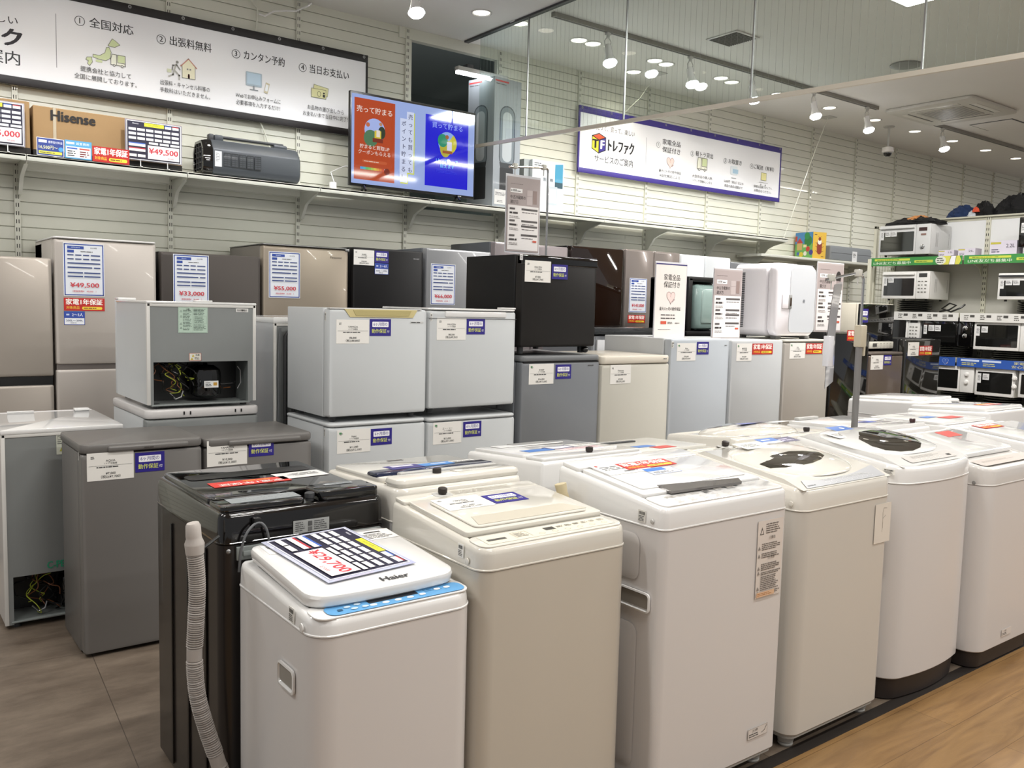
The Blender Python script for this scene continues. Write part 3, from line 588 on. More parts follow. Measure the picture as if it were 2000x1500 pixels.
def spec_card_wide(s, w, h, brand, price, small, seed):
    """landscape price board, dark blue with white cells"""
    D = '#26243a'; s.rect(.004, .004, w - .008, h - .008, D)
    s.text(brand, w * .16, h * .93, h * .05, '#e8e8ee', .5); s.rect(w * .32, h * .88, w * .36, h * .09, '#e6e23c'); s.text('当店は修理済み', w * .5, h * .925, h * .045, '#555522', 0)
    s.rect(w * .7, h * .88, w * .12, h * .085, '#f0f0f0'); s.rect(w * .7, h * .945, w * .12, h * .02, '#3d63b8'); s.rect(w * .84, h * .88, w * .12, h * .085, '#f0f0f0'); s.rect(w * .84, h * .945, w * .12, h * .02, '#b8323a')
    for r_ in range(3):
        for c_ in range(6): s.rect(w * (.035 + .158 * c_), h * (.75 - .115 * r_), w * .135, h * .065, '#ecebe8')
    for c_ in range(3): s.rect(w * (.4 + .2 * c_), h * .43, w * .17, h * .055, '#ecebe8')
    for k, c in enumerate(('#3d63b8', '#b8323a')): s.rect(w * .035, h * (.345 - .13 * k), w * .3, h * .09, '#ecebe8'); s.rect(w * .035, h * (.41 - .13 * k), w * .3, h * .028, c)
    for c_ in range(2): s.rect(w * (.035 + .16 * c_), h * .07, w * .14, h * .07, '#ecebe8')
    s.rect(w * .38, h * .05, w * .585, h * .35, '#efe6e6'); s.fit(price, w * .4, w * .94, h * .25, h * .2, '#c83642', 1.4); s.text(small, w * .8, h * .1, h * .06, '#c83642', .3)
def price_board(label, x, y, z, w, h, brand, price, small, seed=1):
    t = thing('price_board', label, 'price sign', (x, y, z))
    s = Sheet(w, h, '#e8e8ea', .004); spec_card_wide(s, w, h, brand, price, small, seed); s.put('printed_sheet', t, front(0, 0, .045))
    mb = MB(); mb.box(-.008, w + .008, .001, .003, .04, h + .052, mat('clear_acrylic', '#c9c9d8', .15, trans=.6)); 
    for a in (.25, .75): mb.box(w * a - .006, w * a + .006, -.03, .03, 0, .004, M_gloss); mb.tube([(w * a, .0, .003), (w * a, .002, .05)], .003, M_gloss, 6)
    mb.build('acrylic_stand', t); return t
price_board('landscape price board reading 49,500 yen at the right end of the long brown box', 1.385, 5.818, SZ, .325, .235, 'Hisense', '¥49,500', '45,000', 3)
price_board('price board cut off by the left edge of the photo, on the wall shelf', .50, 5.818, SZ, .325, .235, 'Hisense', '¥55,000', '50,000', 4)
def little_card(label, x0, x1, z0, z1, draw, c):
    t = thing('shelf_card', label, 'sign', (x0, 5.797, z0), 0); s = Sheet(x1 - x0, z1 - z0, c, .0015); draw(s, x1 - x0, z1 - z0); s.put('printed_card', t, front(0, 0, 0)); return t
def c1(s, w, h): s.rect(.003, .003, w - .006, h - .006, '#33458f'); s.rect(.01, h * .72, w * .3, h * .16, '#e7ebf5'); s.fit('標準取付料金', w * .42, w * .94, h * .77, .016, '#e7ebf5', .5); s.fit('16,500円～', w * .08, w * .76, h * .46, .026, '#f1f0b0', .8); s.disc(w * .88, h * .42, .013, '#4f9bd8'); s.rect(.01, h * .1, w * .85, h * .16, '#e2dc52'); s.lines(.015, h * .12, w * .75, h * .1, 1, '#555533')
def c2(s, w, h): s.fit('設置費用', w * .42, w * .9, h * .83, .016, '#eef6fb', .6); s.rect(.008, h * .78, w * .3, h * .12, '#e7ebf5'); s.rect(.006, h * .06, w - .012, h * .6, '#eef3f6'); s.rect(.012, h * .52, w * .38, h * .08, '#3d63b8'); s.rect(w * .54, h * .52, w * .38, h * .08, '#c84a3a'); s.lines(.014, h * .1, w * .36, h * .36, 3, '#444444', .5, 3); s.lines(w * .55, h * .1, w * .36, h * .36, 3, '#7a3333', .5, 5)
def red_year(s, w, h, t=''):
    s.rect(0, 0, w, h, '#bb2620'); s.fit('家電1年保証', w * .05, w * .95, h * .66, h * .5, '#fdf6ee', 1.4); s.fit('対象商品', w * .06, w * .38, h * .23, h * .24, '#f4c83c', 1.); s.pill(w * .44, h * .1, w * .5, h * .22, '#f2d53e'); s.lines(w * .48, h * .16, w * .42, h * .1, 1, '#7a3a1c', .7)
little_card('small dark blue card reading 16,500 yen on the wall shelf edge', .888, 1.032, SZ + .004, 2.398, c1, '#e8e8ea')
little_card('small light blue installation fee card on the shelf edge', 1.036, 1.182, SZ + .004, 2.402, c2, '#58a2cf')
little_card('small red one-year warranty card on the shelf edge', 1.186, 1.395, SZ + .002, 2.385, red_year, '#bb2620')

# dark grey cooler with carry handle
t = thing('air_cooler', 'dark grey portable air cooler with a carry handle and front vent on the wall shelf', 'cooler', (1.88, 5.86, SZ + .012))
M_cool2 = mat('slate_grey_plastic', '#3d4146', .42); w = .665; d = .24; h = .235
def prof(k, zz=0): return [(y, z) for y, z in ((.04 * k, 0), (.012, .012), (.002, .04), (.0, .055), (.0, .16), (.004, .172), (.04, h - .012), (.055, h), (d - .055, h), (d - .04, h - .012), (d - .004, .172), (d, .16), (d, .055), (d - .002, .04), (d - .012, .012), (d - .04 * k, 0))]
mb = MB(); P = prof(1)
rings = []
for x, q in ((.045, .94), (.055, 1), (w - .03, 1), (w - .01, .96), (w, .86)):
    rings.append([(x, d / 2 + (a - d / 2) * q, h / 2 + (b - h / 2) * q) for a, b in P])
mb.loft(rings, M_cool2); mb.build('body', t)
mb = MB(); rings = [[(x, d / 2 + (a - d / 2) * q, h / 2 + (b - h / 2) * q) for a, b in P] for x, q in ((.05, .99), (.02, .97), (-.01, .9), (-.01, .76), (.02, .72))]; mb.loft(rings, M_bgloss, None, False, False); mb.box(.012, .02, .03, d - .03, .03, h - .03, M_black)
for k in range(5): mb.box(-.006, .014, .04, d - .04, .045 + k * .034, .05 + k * .034, M_dkgrey)
for k in range(3): mb.box(-.008, .012, .06 + k * .05, .066 + k * .05, .03, h - .03, M_dkgrey)
mb.build('front_vent', t)
mb = MB(); mb.box(.09, .15, d / 2 - .035, d / 2 + .035, h - .005, h + .042, M_cool2, .01); mb.box(.5, .6, d / 2 - .035, d / 2 + .035, h - .005, h + .03, M_cool2, .012); mb.box(.1, .58, d / 2 - .016, d / 2 + .016, h + .024, h + .042, M_dkgrey, .007); mb.build('carry_handle', t)
mb = MB(); mb.box(.055, .09, d / 2 - .025, d / 2 + .025, h, h + .045, M_dkgrey, .008); mb.build('latch', t)
s = Sheet(.3, .1, None)
for i in range(5):
    s.rect(i * .052, .0, .046, .09, '#25282b')
    for j in range(6): s.rect(i * .052 + .004, .008 + j * .0135, .017, .007, '#3c4045'); s.rect(i * .052 + .025, .008 + j * .0135, .017, .007, '#3c4045')
s.put('side_grille', t, front(.12, -.001, .06))
s = Sheet(.045, .1, '#e4e4e2'); s.lines(.006, .03, .03, .06, 6, '#888888'); s.put('price_tag', t, front(.062, -.001, .055))
for x in (.16, .54):
    mb = MB(); mb.ball(x, .05, .0, .025, .02, .02, M_cool2); mb.build('foot', t)
# tall white box of a fan
t = thing('fan_box', 'tall white box printed with a grey bladeless fan, right of the television', 'box', (4.2, 5.865, SZ), 0)
M_fan = mat('box_print_grey', '#8f969c', .3, coat=.2)
mb = MB(); P = [(0, 0), (.295, .03), (.225, .3), (-.07, .27)]; mb.prism(P, 0, 1.045, M_fan); mb.build('carton_body', t)
def fan(s, w, k):
    cx = w / 2
    s.pill(cx - .075 * k, .33, .15 * k, .5, '#3f474d', .07 * k); s.pill(cx - .066 * k, .34, .132 * k, .48, '#6f797f', .062 * k); s.pill(cx - .045 * k, .38, .09 * k, .4, '#a9b0b4', .04 * k)
    s.poly([(cx - .07 * k, .37), (cx + .07 * k, .37), (cx + .055 * k, .3), (cx - .055 * k, .3)], '#303438'); s.pill(cx - .065 * k, .07, .13 * k, .26, '#202225', .01); s.disc(cx, .275, .011, '#1c1c1e'); s.rect(w * .02, 1.01, w * .5, .012, '#b03a3a'); s.lines(w * .05, .985, w * .5, .015, 1, '#555555')
s = Sheet(.294, 1.043, '#8f969c', .0008); fan(s, .296, 1.15); s.rect(.02, .03, .18, .12, '#c9c9c7'); s.lines(.03, .1, .15, .03, 3); s.lines(.05, .045, .08, .02, 2); s.put('printing', t, frame((0, -.0005, 0), (.295, .03, 0), (0, 0, 1)))
s = Sheet(.277, 1.043, '#8f969c', .0008); fan(s, .278, 1.0); s.put('printing', t, frame((-.0707, .2698, 0), (.07, -.27, 0), (0, 0, 1)))
t, w, d = carton('white_box', 'small white appliance box printed with a blue picture, right of the tall fan box', 4.66, 5.01, 5.93, 6.13, .45, mat('white_box_print', '#cdd3d6', .4))
mb = MB(); mb.box(-.06, 0, .04, d, .0, .45, mat('white_box_side', '#9a9f9f', .5)); mb.build('side_flap', t)
s = Sheet(.35, .45, '#cdd3d6', .0008); s.lines(.02, .38, .1, .05, 3); s.poly([(.25, .27), (.34, .27), (.34, .44), (.25, .43)], '#3a86a4'); s.rect(.25, .23, .09, .05, '#2d4a55'); s.rect(.16, .08, .12, .16, '#a9b2b8'); s.rect(.17, .1, .1, .12, '#dde3e8'); s.fit('製氷機', .12, .23, .29, .035, '#444a55', .5); s.put('printing', t, front(0, -.001, 0))

# ================================================================== cards stuck on appliances (all drawn in world space, then moved into the thing)
def card(t, M, brand, price, taxed, w=.178, h=.114, seed=1, green=False):
    s = Sheet(w, h, '#e9e6e0', .001)
    s.lines(w * .08, h * .78, w * .09, h * .1, 3, '#555555', .6, seed)
    if green: s.rect(w * .06, h * .82, w * .07, h * .08, '#4f8a5a')
    s.text(brand, w * .5, h * .7, h * .11, '#333333', .8); s.text('1ドア冷蔵庫' if seed % 2 else '2ドア冷蔵庫', w * .5, h * .6, h * .08, '#444444')
    s.line([(w * .04, h * .53), (w * .96, h * .53)], h * .008, '#555555'); s.lines(w * .2, h * .44, w * .6, h * .07, 1, '#555555', .6, seed + 3)
    s.text(price, w * .5, h * .24, h * .12, '#333333', .6); s.text('（税込' + taxed + '）', w * .5, h * .12, h * .12, '#333333', .6)
    return s.put('price_card', t, W(t, M))
def six(t, M, w=.117, h=.082):
    s = Sheet(w, h, '#2a2080', .001); s.pill(w * .12, h * .52, w * .76, h * .32, '#f0eff4', h * .04); s.fit('6ヶ月間の', w * .18, w * .82, h * .68, h * .24, '#2a2080', .8)
    s.fit('動作保証', w * .1, w * .78, h * .27, h * .27, '#d9df6a', .8); s.text('付', w * .87, h * .25, h * .17, '#e6e6e6', .4)
    return s.put('warranty_sticker', t, W(t, M))
def redy(t, M, w=.215, h=.072):
    s = Sheet(w, h, '#bb2620', .001); red_year(s, w, h); return s.put('warranty_sticker', t, W(t, M))
def people(t, M, a='2〜3人', b='200L〜399L', w=.106, h=.074):
    s = Sheet(w, h, '#e7e9ee', .001); s.line([(0, 0), (w, 0), (w, h), (0, h)], .003, '#2f4aa0', True); s.rect(0, h * .5, w, h * .5, '#2f4aa0'); s.fit(a, w * .38, w * .92, h * .74, h * .3, '#f2f2f6', .8); s.lines(w * .1, h * .66, w * .2, h * .2, 1, '#c9d2ea', .6)
    s.fit(b, w * .08, w * .92, h * .3, h * .2, '#2b3560', .6); s.lines(w * .3, h * .08, w * .4, h * .09, 1, '#444444')
    return s.put('capacity_sticker', t, W(t, M))
def specsheet(t, M, brand, price, small, w=.215, h=.3):
    s = Sheet(w, h, '#dfe2e8', .0016); s.line([(.007, .007), (w - .007, .007), (w - .007, h - .007), (.007, h - .007)], .0055, '#2f4a9a', True)
    s.rect(w * .1, h * .89, w * .4, h * .055, '#2f4a9a'); s.text(brand, w * .3, h * .917, h * .03, '#d8dff2', .3); s.text('2022年製', w * .74, h * .917, h * .03, '#444444', .2); s.rect(w * .1, h * .82, w * .16, h * .05, '#2f4a9a'); s.lines(w * .42, h * .83, w * .4, h * .03, 1, '#555555')
    for r_ in range(2):
        for a, b in ((.1, .25), (.29, .44), (.48, .63), (.67, .9)): s.rect(w * a, h * (.765 - .075 * r_), w * (b - a), h * .022, '#3a4a7e')
    for y, sp in ((.61, ((.1, .9),)), (.53, ((.1, .7), (.74, .9))), (.43, ((.1, .47), (.5, .9))), (.36, ((.1, .47), (.5, .9)))):
        for a, b in sp: s.rect(w * a, h * y, w * (b - a), h * .024, '#3a4a7e')
    s.fit(price, w * .16, w * .86, h * .205, h * .12, '#c84650', 1.4); s.text('（税抜価格¥　' + small + '　）', w * .5, h * .09, h * .042, '#c84650', .4)
    return s.put('spec_sheet', t, W(t, M))
def barcode_sticker(t, M, w=.035, h=.04, seed=1):
    s = Sheet(w, h, '#e3e1db', .0008); R = random.Random(seed); x = w * .14
    while x < w * .86:
        q = R.uniform(.0008, .0024); s.rect(x, h * .62, q, h * .26, '#333333'); x += q + R.uniform(.0008, .002)
    s.lines(w * .1, h * .08, w * .8, h * .48, 4, '#555555', .5, seed); return s.put('barcode_sticker', t, W(t, M))

# ------------------------------------------------------------------ fridges
def smooth(P, n=8):
    Q = []; P = [P[0]] + P + [P[-1]]
    for i in range(1, len(P) - 2):
        for k in range(n):
            u = k / n; a, b, c, d = [Vector(p) for p in P[i - 1:i + 3]]; Q.append(.5 * ((2 * b) + (c - a) * u + (2 * a - 5 * b + 4 * c - d) * u * u + (3 * b - a - 3 * c + d) * u ** 3))
    return Q + [Vector(P[-1])]
def compressor_bay(t, x0, x1, y, z0, z1, depth=.16, seed=1, local=None):
    """open machine space in a fridge's back, drawn in world space facing -y: liner, compressor, wires"""
    R = random.Random(seed); w = x1 - x0; M = W(t)
    mb = MB(); mb.box(x0, x1, y + depth, y + depth + .01, z0, z1, M_black, 0, M); mb.box(x0 - .004, x0, y, y + depth, z0, z1, M_zinc, 0, M); mb.box(x1, x1 + .004, y, y + depth, z0, z1, M_zinc, 0, M); mb.box(x0, x1, y, y + depth, z1, z1 + .004, M_black, 0, M); mb.box(x0 - .01, x1 + .01, y - .006, y + depth, z0 - .008, z0, M_zinc, .002, M); mb.build('bay_liner', t)
    cx = x0 + w * .6; cy = y + depth * .55; r = min(.075, w * .17)
    comp = MB().lathe([(.01, z1 - .012), (.012, z1 - .022), (r * .55, z1 - .024), (r * .93, z1 - .045), (r, z1 - .07), (r, z0 + .05), (r * .96, z0 + .035), (r * .6, z0 + .02)], M_bgloss, 28, M, cx, cy).build('compressor', t)
    mb = MB(); s = Sheet(.07, .034, '#e9e9e6', .0008); s.rect(.045, .01, .018, .016, '#c99a3a'); s.lines(.006, .006, .034, .022, 3); s.M = None
    o = s.build('compressor_label', comp, M=M @ front(cx - .03, cy - r - .001, (z0 + z1) / 2 - .03))
    def wires(n, m, xa, xb, r_, name):
        mb = MB()
        for k in range(n):
            P = []; a = R.uniform(xa, xb); px, pz = a, z1 - .01
            for q in range(7):
                P.append((px, y + depth * R.uniform(.12, .45), pz)); px = min(max(px + R.uniform(-.035, .05), x0 + .01), cx - r * .6); pz = max(z0 + .012, pz - R.uniform(.005, .045))
            mb.tube(smooth(P, 6), r_, m, 6, M)
        mb.build(name, t)
    wires(6, M_black, x0 + .02, x0 + w * .4, .0035, 'black_wiring'); wires(3, mat('brown_wire', '#6a3f22', .5), x0 + .02, x0 + w * .3, .0025, 'brown_wiring'); wires(3, mat('green_yellow_wire', '#a9b53a', .5), x0 + w * .15, x0 + w * .42, .002, 'earth_wiring')
    mb = MB(); mb.tube([(cx + r, cy, z0 + .08), (x1 - .05, cy - .02, z0 + .085), (x1 - .04, cy - .03, z0 + .1)], .003, M_black, 6, M); mb.tube([(x1 - .035, y + .05, z1 - .03), (x1 - .02, y + .05, z1 - .05), (x1 - .018, y + .05, z0 + .09), (x1 - .035, y + .05, z0 + .06)], .003, M_steel, 6, M); mb.tube([(x0 + w * .18, y + .03, z0 + .05), (x0 + w * .24, y + .03, z0 + .02), (x0 + w * .3, y + .03, z0 + .03), (x0 + w * .32, y + .03, z0 + .06)], .004, M_steel, 6, M); mb.tube([(x1 - .09, y + .1, z0 + .06), (x1 - .06, y + .08, z0 + .065)], .0025, M_copper, 6, M); mb.build('pipework', t)

def fridge(name, label, x0, x1, y0, y1, z0, z1, m, md, splits=(), group=None, top=None, r=.012, rb=.01, doort=.055, gap=.012, frenchx=None, gapm=None, feet=True, topm=None, cat='fridge', seam=M_seal, base=.03):
    """front at y0 facing -y; doors hang in front of the cabinet; splits = z heights between doors"""
    w, d, h = x1 - x0, y1 - y0, z1 - z0
    t = thing(name, label, cat, (x0, y0, z0), 0, group)
    b = base if feet else .004
    mb = MB(); mb.rbox(0, w, doort + .012, d, b, h - (top or 0), m, r, .004); mb.build('cabinet', t)
    mb = MB(); mb.box(.012, w - .012, doort - .004, doort + .014, b + .01, h - .012 - (top or 0), seam); mb.build('door_seal', t)
    hs = [b + .004] + [s - z0 for s in splits] + [h - (top or 0)]
    k = 0
    for a, c in zip(hs[:-1], hs[1:]):
        za = a + (gap / 2 if a != hs[0] else 0); zb = c - (gap / 2 if c != hs[-1] else .002)
        xs = [0, w] if (frenchx is None or c != hs[-1]) else [0, frenchx - x0, w]
        for xa, xb in zip(xs[:-1], xs[1:]):
            mb = MB(); R = []
            xa2, xb2 = xa + (.003 if xa > 0 else 0), xb - (.003 if xb < w else 0)
            for i, yy in ((.0, doort), (0, .012), (.004, .003), (.012, 0)): R.append([(px, yy, pz) for px, pz in rr(xa2 + i, xb2 - i, za + i, zb - i, rb, 3)])
            mb.loft(R, md[k % len(md)] if isinstance(md, (list, tuple)) else md); mb.build('door', t)
        if c != hs[-1] and gapm is not None:
            mb = MB(); mb.box(.004, w - .004, .012, doort, c - gap / 2 - .001, c + gap / 2 + .001, gapm); mb.build('finger_recess', t)
        k += 1
    if top: mb = MB(); mb.rbox(-.003, w + .003, -.004, d, h - top + .001, h, topm or m, (.03, .01), min(.01, top * .45)); mb.build('top_cover', t)
    if feet:
        for fx in (.05, w - .05):
            for fy in (.07, d - .06): MB().cyl(fx, fy, 0, b + .002, .018, M_dkgrey, 12).build('foot', t)
    return t
def hinge(t, x, y, z, w=.07, d=.03, h=.012, m=M_gloss): MB().box(x, x + w, y, y + d, z, z + h, m, .004, W(t)).build('hinge_cover', t)

YF = 3.78
M_aq = mat('warm_grey_enamel', '#74716e', .4, metal=.2)
M_aqtop = mat('warm_grey_plastic', '#6c6966', .36)
# AQUA and YAMAZEN small grey fridges
def lowgrey(label, x0, x1, z1, y1):
    t = fridge('mini_fridge', label, x0, x1, YF, y1, 0, z1, M_aq, M_aq, base=.012, top=.04, topm=M_aqtop, r=.02, rb=.012)
    w = x1 - x0
    mb = MB(); mb.box(.1, w - .06, -.014, .012, z1 - .036, z1 - .012, M_aqtop, .008, None, 3); mb.build('door_handle', t); return t
t = lowgrey('short grey fridge with a 7,000 yen card, standing alone in front at left', .712, 1.192, .888, 4.20)
card(t, front(.733, YF - .0005, .737), 'AQUA', '¥7,000', '¥7,700'); six(t, front(.917, YF - .0005, .757)); barcode_sticker(t, left(.7115, 3.83, .82), .012, .045)
Sheet(.05, .006, None).lines(0, 0, .05, .006, 1, '#4a4642', .9).put('logo', t, W(t, front(.95, YF - .015, .86)))
t = lowgrey('short grey fridge with a 10,000 yen card, right of the similar one in front', 1.205, 1.7, .876, 4.22)
card(t, front(1.212, YF - .0005, .753), 'YAMAZEN', '¥10,000', '¥11,000', seed=3); six(t, front(1.397, YF - .0005, .782))

M_sil = mat('light_silver_enamel', '#b4b6b7', .34, metal=.3, coat=.1)
M_silw = mat('silver_white_enamel', '#c9cccd', .36, metal=.05, coat=.1)
# stacks of cube fridges
t = fridge('mini_fridge', 'small silver fridge under the cube with the yellowed handle', 1.785, 2.32, YF, 4.28, 0, .908, M_silw, M_silw, group='stacked silver cube fridges', top=.02, topm=M_silw)
card(t, front(1.828, YF - .0005, .76), 'Haier', '¥11,000', '¥12,100', seed=5, green=True); six(t, front(2.008, YF - .0005, .787)); barcode_sticker(t, left(1.7845, 3.83, .84), .012, .04)
t = fridge('mini_fridge', 'silver cube fridge with a yellowed top handle, stacked beside the other cube', 1.785, 2.32, YF, 4.28, .912, 1.456, M_silw, M_silw, group='stacked silver cube fridges', base=.022)
mb = MB(); my = mat('yellowed_plastic', '#cdbf8b', .35); mb.prism([(.075, .541), (.475, .541), (.45, .503), (.105, .503)], -.004, .02, my, axis='y'); mb.prism([(.12, .537), (.44, .537), (.425, .51), (.135, .51)], -.006, -.003, mat('yellowed_recess', '#b5a873', .4), axis='y'); mb.build('door_handle', t)
mb = MB(); mb.box(.0, .5, -.003, .03, .541, .546, M_gloss); mb.build('top_trim', t)
card(t, front(1.82, YF - .0005, 1.288), 'YAMADA', '¥8,000', '¥8,800', seed=7, w=.172); six(t, front(1.995, YF - .0005, 1.325)); barcode_sticker(t, left(1.7845, 3.83, 1.395), .014, .04)
s = Sheet(.075, .009, '#c9c9c7', .001); s.lines(.004, 0, .07, .009, 1, '#444444', .5); s.put('logo', t, W(t, front(2.222, YF - .0005, 1.388)))
t = fridge('mini_fridge', 'small silver fridge under the cube with the white handle', 2.335, 2.895, YF, 4.28, 0, .902, M_silw, M_silw, group='stacked silver cube fridges', top=.02, topm=M_silw)
card(t, front(2.366, YF - .0005, .764), 'エー・シー', '¥13,000', '¥14,300', seed=9, w=.175, green=True); six(t, front(2.552, YF - .0005, .79))
t = fridge('mini_fridge', 'silver cube fridge with a white top handle, right-hand cube of the two stacks', 2.335, 2.885, YF, 4.28, .925, 1.468, M_silw, M_silw, group='stacked silver cube fridges', base=.022, top=.012, topm=M_gloss)
mb = MB(); mb.box(.09, .48, -.008, .01, .497, .528, M_gloss, .006); mb.build('door_handle', t); hinge(t, 2.78, YF - .005, 1.468, .1, .04, .01)
mb = MB(); mb.box(.0, .55, -.004, .03, .49, .4915, M_seal); mb.build('handle_groove', t)
card(t, front(2.378, YF - .0005, 1.304), 'MAXZEN', '¥8,500', '¥9,350', seed=11); six(t, front(2.561, YF - .0005, 1.333)); barcode_sticker(t, front(2.338, YF + .0, 1.40), .012, .04)
# black cube on silver fridge
M_bl = mat('black_brushed_enamel', '#191614', .4, spec=.35)
M_bls = mat('satin_black', '#0c0c0d', .5, spec=.3)
M_silver = mat('mid_silver_enamel', '#8b8e92', .3, metal=.4, coat=.15)
t = fridge('mini_fridge', 'silver fridge with a 16,000 yen card, under the black cube fridge', 2.935, 3.515, YF, 4.36, 0, 1.215, M_silver, M_silver, top=.035, topm=mat('silver_top', '#77797b', .35), base=.03)
mb = MB(); mb.box(.01, .57, .0, .03, 1.172, 1.18, M_black); mb.build('handle_gap', t)
card(t, front(2.984, YF - .0005, 1.055), 'SHARP', '¥16,000', '¥17,600', seed=13, green=True); six(t, front(3.176, YF - .0005, 1.08))
Sheet(.06, .008, None).lines(0, 0, .06, .008, 1, '#555555', .8).put('logo', t, W(t, front(3.42, YF - .0005, 1.15)))
t = fridge('mini_fridge', 'black cube fridge standing on top of the silver fridge', 2.92, 3.47, YF, 4.33, 1.225, 1.772, M_bls, M_bl, base=.035, seam=M_black)
mb = MB(); mb.box(.0, .55, -.003, .045, .492, .546, M_bgloss, .004); mb.build('door_handle', t)
mb = MB(); mb.ball(.5, .03, .02, .022, .022, .02, M_bgloss); mb.build('levelling_foot', t)
card(t, front(2.934, YF - .004, 1.622), 'MAXZEN', '¥7,000', '¥7,700', seed=15, w=.183, h=.117); six(t, front(3.124, YF - .004, 1.644)); s = Sheet(.02, .032, '#dddddd', .001); s.lines(.002, .004, .016, .022, 4); s.put('tag', t, W(t, front(2.9, YF - .001, 1.738)))
# cream fridge and the row to its right
M_cf = mat('cream_fridge_enamel', '#c9c6bb', .36, coat=.15)
t = fridge('mini_fridge', 'cream fridge with one white card and no coloured sticker', 3.535, 4.115, YF, 4.34, 0, 1.205, M_cf, M_cf, top=.05, topm=mat('ivory_top', '#dbd3c4', .3, coat=.3), base=.02, r=.02)
card(t, front(3.603, YF - .0005, 1.037), 'Panasonic', '¥2,000', '¥2,200', seed=17, w=.172); Sheet(.04, .006, None).lines(0, 0, .04, .006, 1, '#555555', .9).put('logo', t, W(t, front(4.05, YF - .006, 1.18)))
M_ws = mat('cool_silver_door', '#c3c9cf', .3, metal=.15, coat=.15)
t = fridge('fridge', 'tall pale silver fridge carrying the heart poster, with a blue warranty sticker', 4.125, 4.695, YF, 4.4, 0, 1.308, M_silw, M_ws, [.45], base=.03, gap=.01)
card(t, front(4.178, YF - .0005, 1.166), 'Haier', '¥20,000', '¥22,000', seed=19, green=True); six(t, front(4.366, YF - .0005, 1.205)); Sheet(.035, .006, None).lines(0, 0, .035, .006, 1, '#555555', .9).put('logo', t, W(t, front(4.64, YF - .0005, 1.26))); barcode_sticker(t, front(4.127, YF + .0, 1.25), .02, .04)
M_ws2 = mat('pale_silver_door', '#c6c8c9', .3, metal=.15, coat=.15)
t = fridge('fridge', 'pale silver fridge with a red sticker, left of the warm grey one', 4.72, 5.285, YF, 4.4, 0, 1.298, M_silw, M_ws2, [.45], base=.03, gap=.01)
card(t, front(4.77, YF - .0005, 1.155), '無印良品', '¥16,000', '¥17,600', seed=21, w=.163, h=.12, green=True); redy(t, front(4.937, YF - .0005, 1.198), .228, .075)
M_wg = mat('warm_silver_door', '#b6b0a8', .3, metal=.15, coat=.15)
t = fridge('fridge', 'warm grey fridge with a red sticker, under the white cooler box', 5.305, 5.86, YF, 4.4, 0, 1.30, M_wg, M_wg, [.45], base=.03, gap=.01, top=.02, topm=M_cf)
card(t, front(5.365, YF - .0005, 1.162), '日立', '¥16,000', '¥17,600', seed=23, w=.183, green=True); redy(t, front(5.557, YF - .0005, 1.194), .208, .078)
t = fridge('fridge', 'glossy black fridge with a red sticker, left of the brown one', 5.885, 6.4, YF, 4.4, 0, 1.352, M_bls, M_bgloss, [.5], base=.03, gap=.01, seam=M_black)
redy(t, front(6.08, YF - .0005, 1.29), .25, .08)
M_br = mat('bronze_door', '#6f6258', .26, metal=.45, coat=.3)
t = fridge('fridge', 'bronze brown fridge with a blue sticker, under the black microwave', 6.425, 6.92, YF, 4.4, 0, 1.195, mat('dark_bronze', '#4b423b', .4), M_br, [], base=.03, top=.025, topm=mat('bronze_top', '#5b524b', .35), seam=M_black)
card(t, front(6.435, YF - .0005, 1.058), 'SHARP', '¥18,000', '¥19,800', seed=25, w=.18); six(t, front(6.622, YF - .0005, 1.09))
M_dg = mat('dark_glass_door', '#23221f', .07, coat=.8)
t = fridge('fridge', 'dark glass-fronted fridge with a red sticker, nearest the microwave rack', 6.95, 7.53, YF, 4.4, 0, 1.30, M_bls, M_dg, [.5], base=.03, seam=M_black)
card(t, front(6.985, YF - .0005, 1.16), 'AQUA', '¥28,000', '¥30,800', seed=27, w=.175); redy(t, front(7.167, YF - .0005, 1.163), .215, .08)

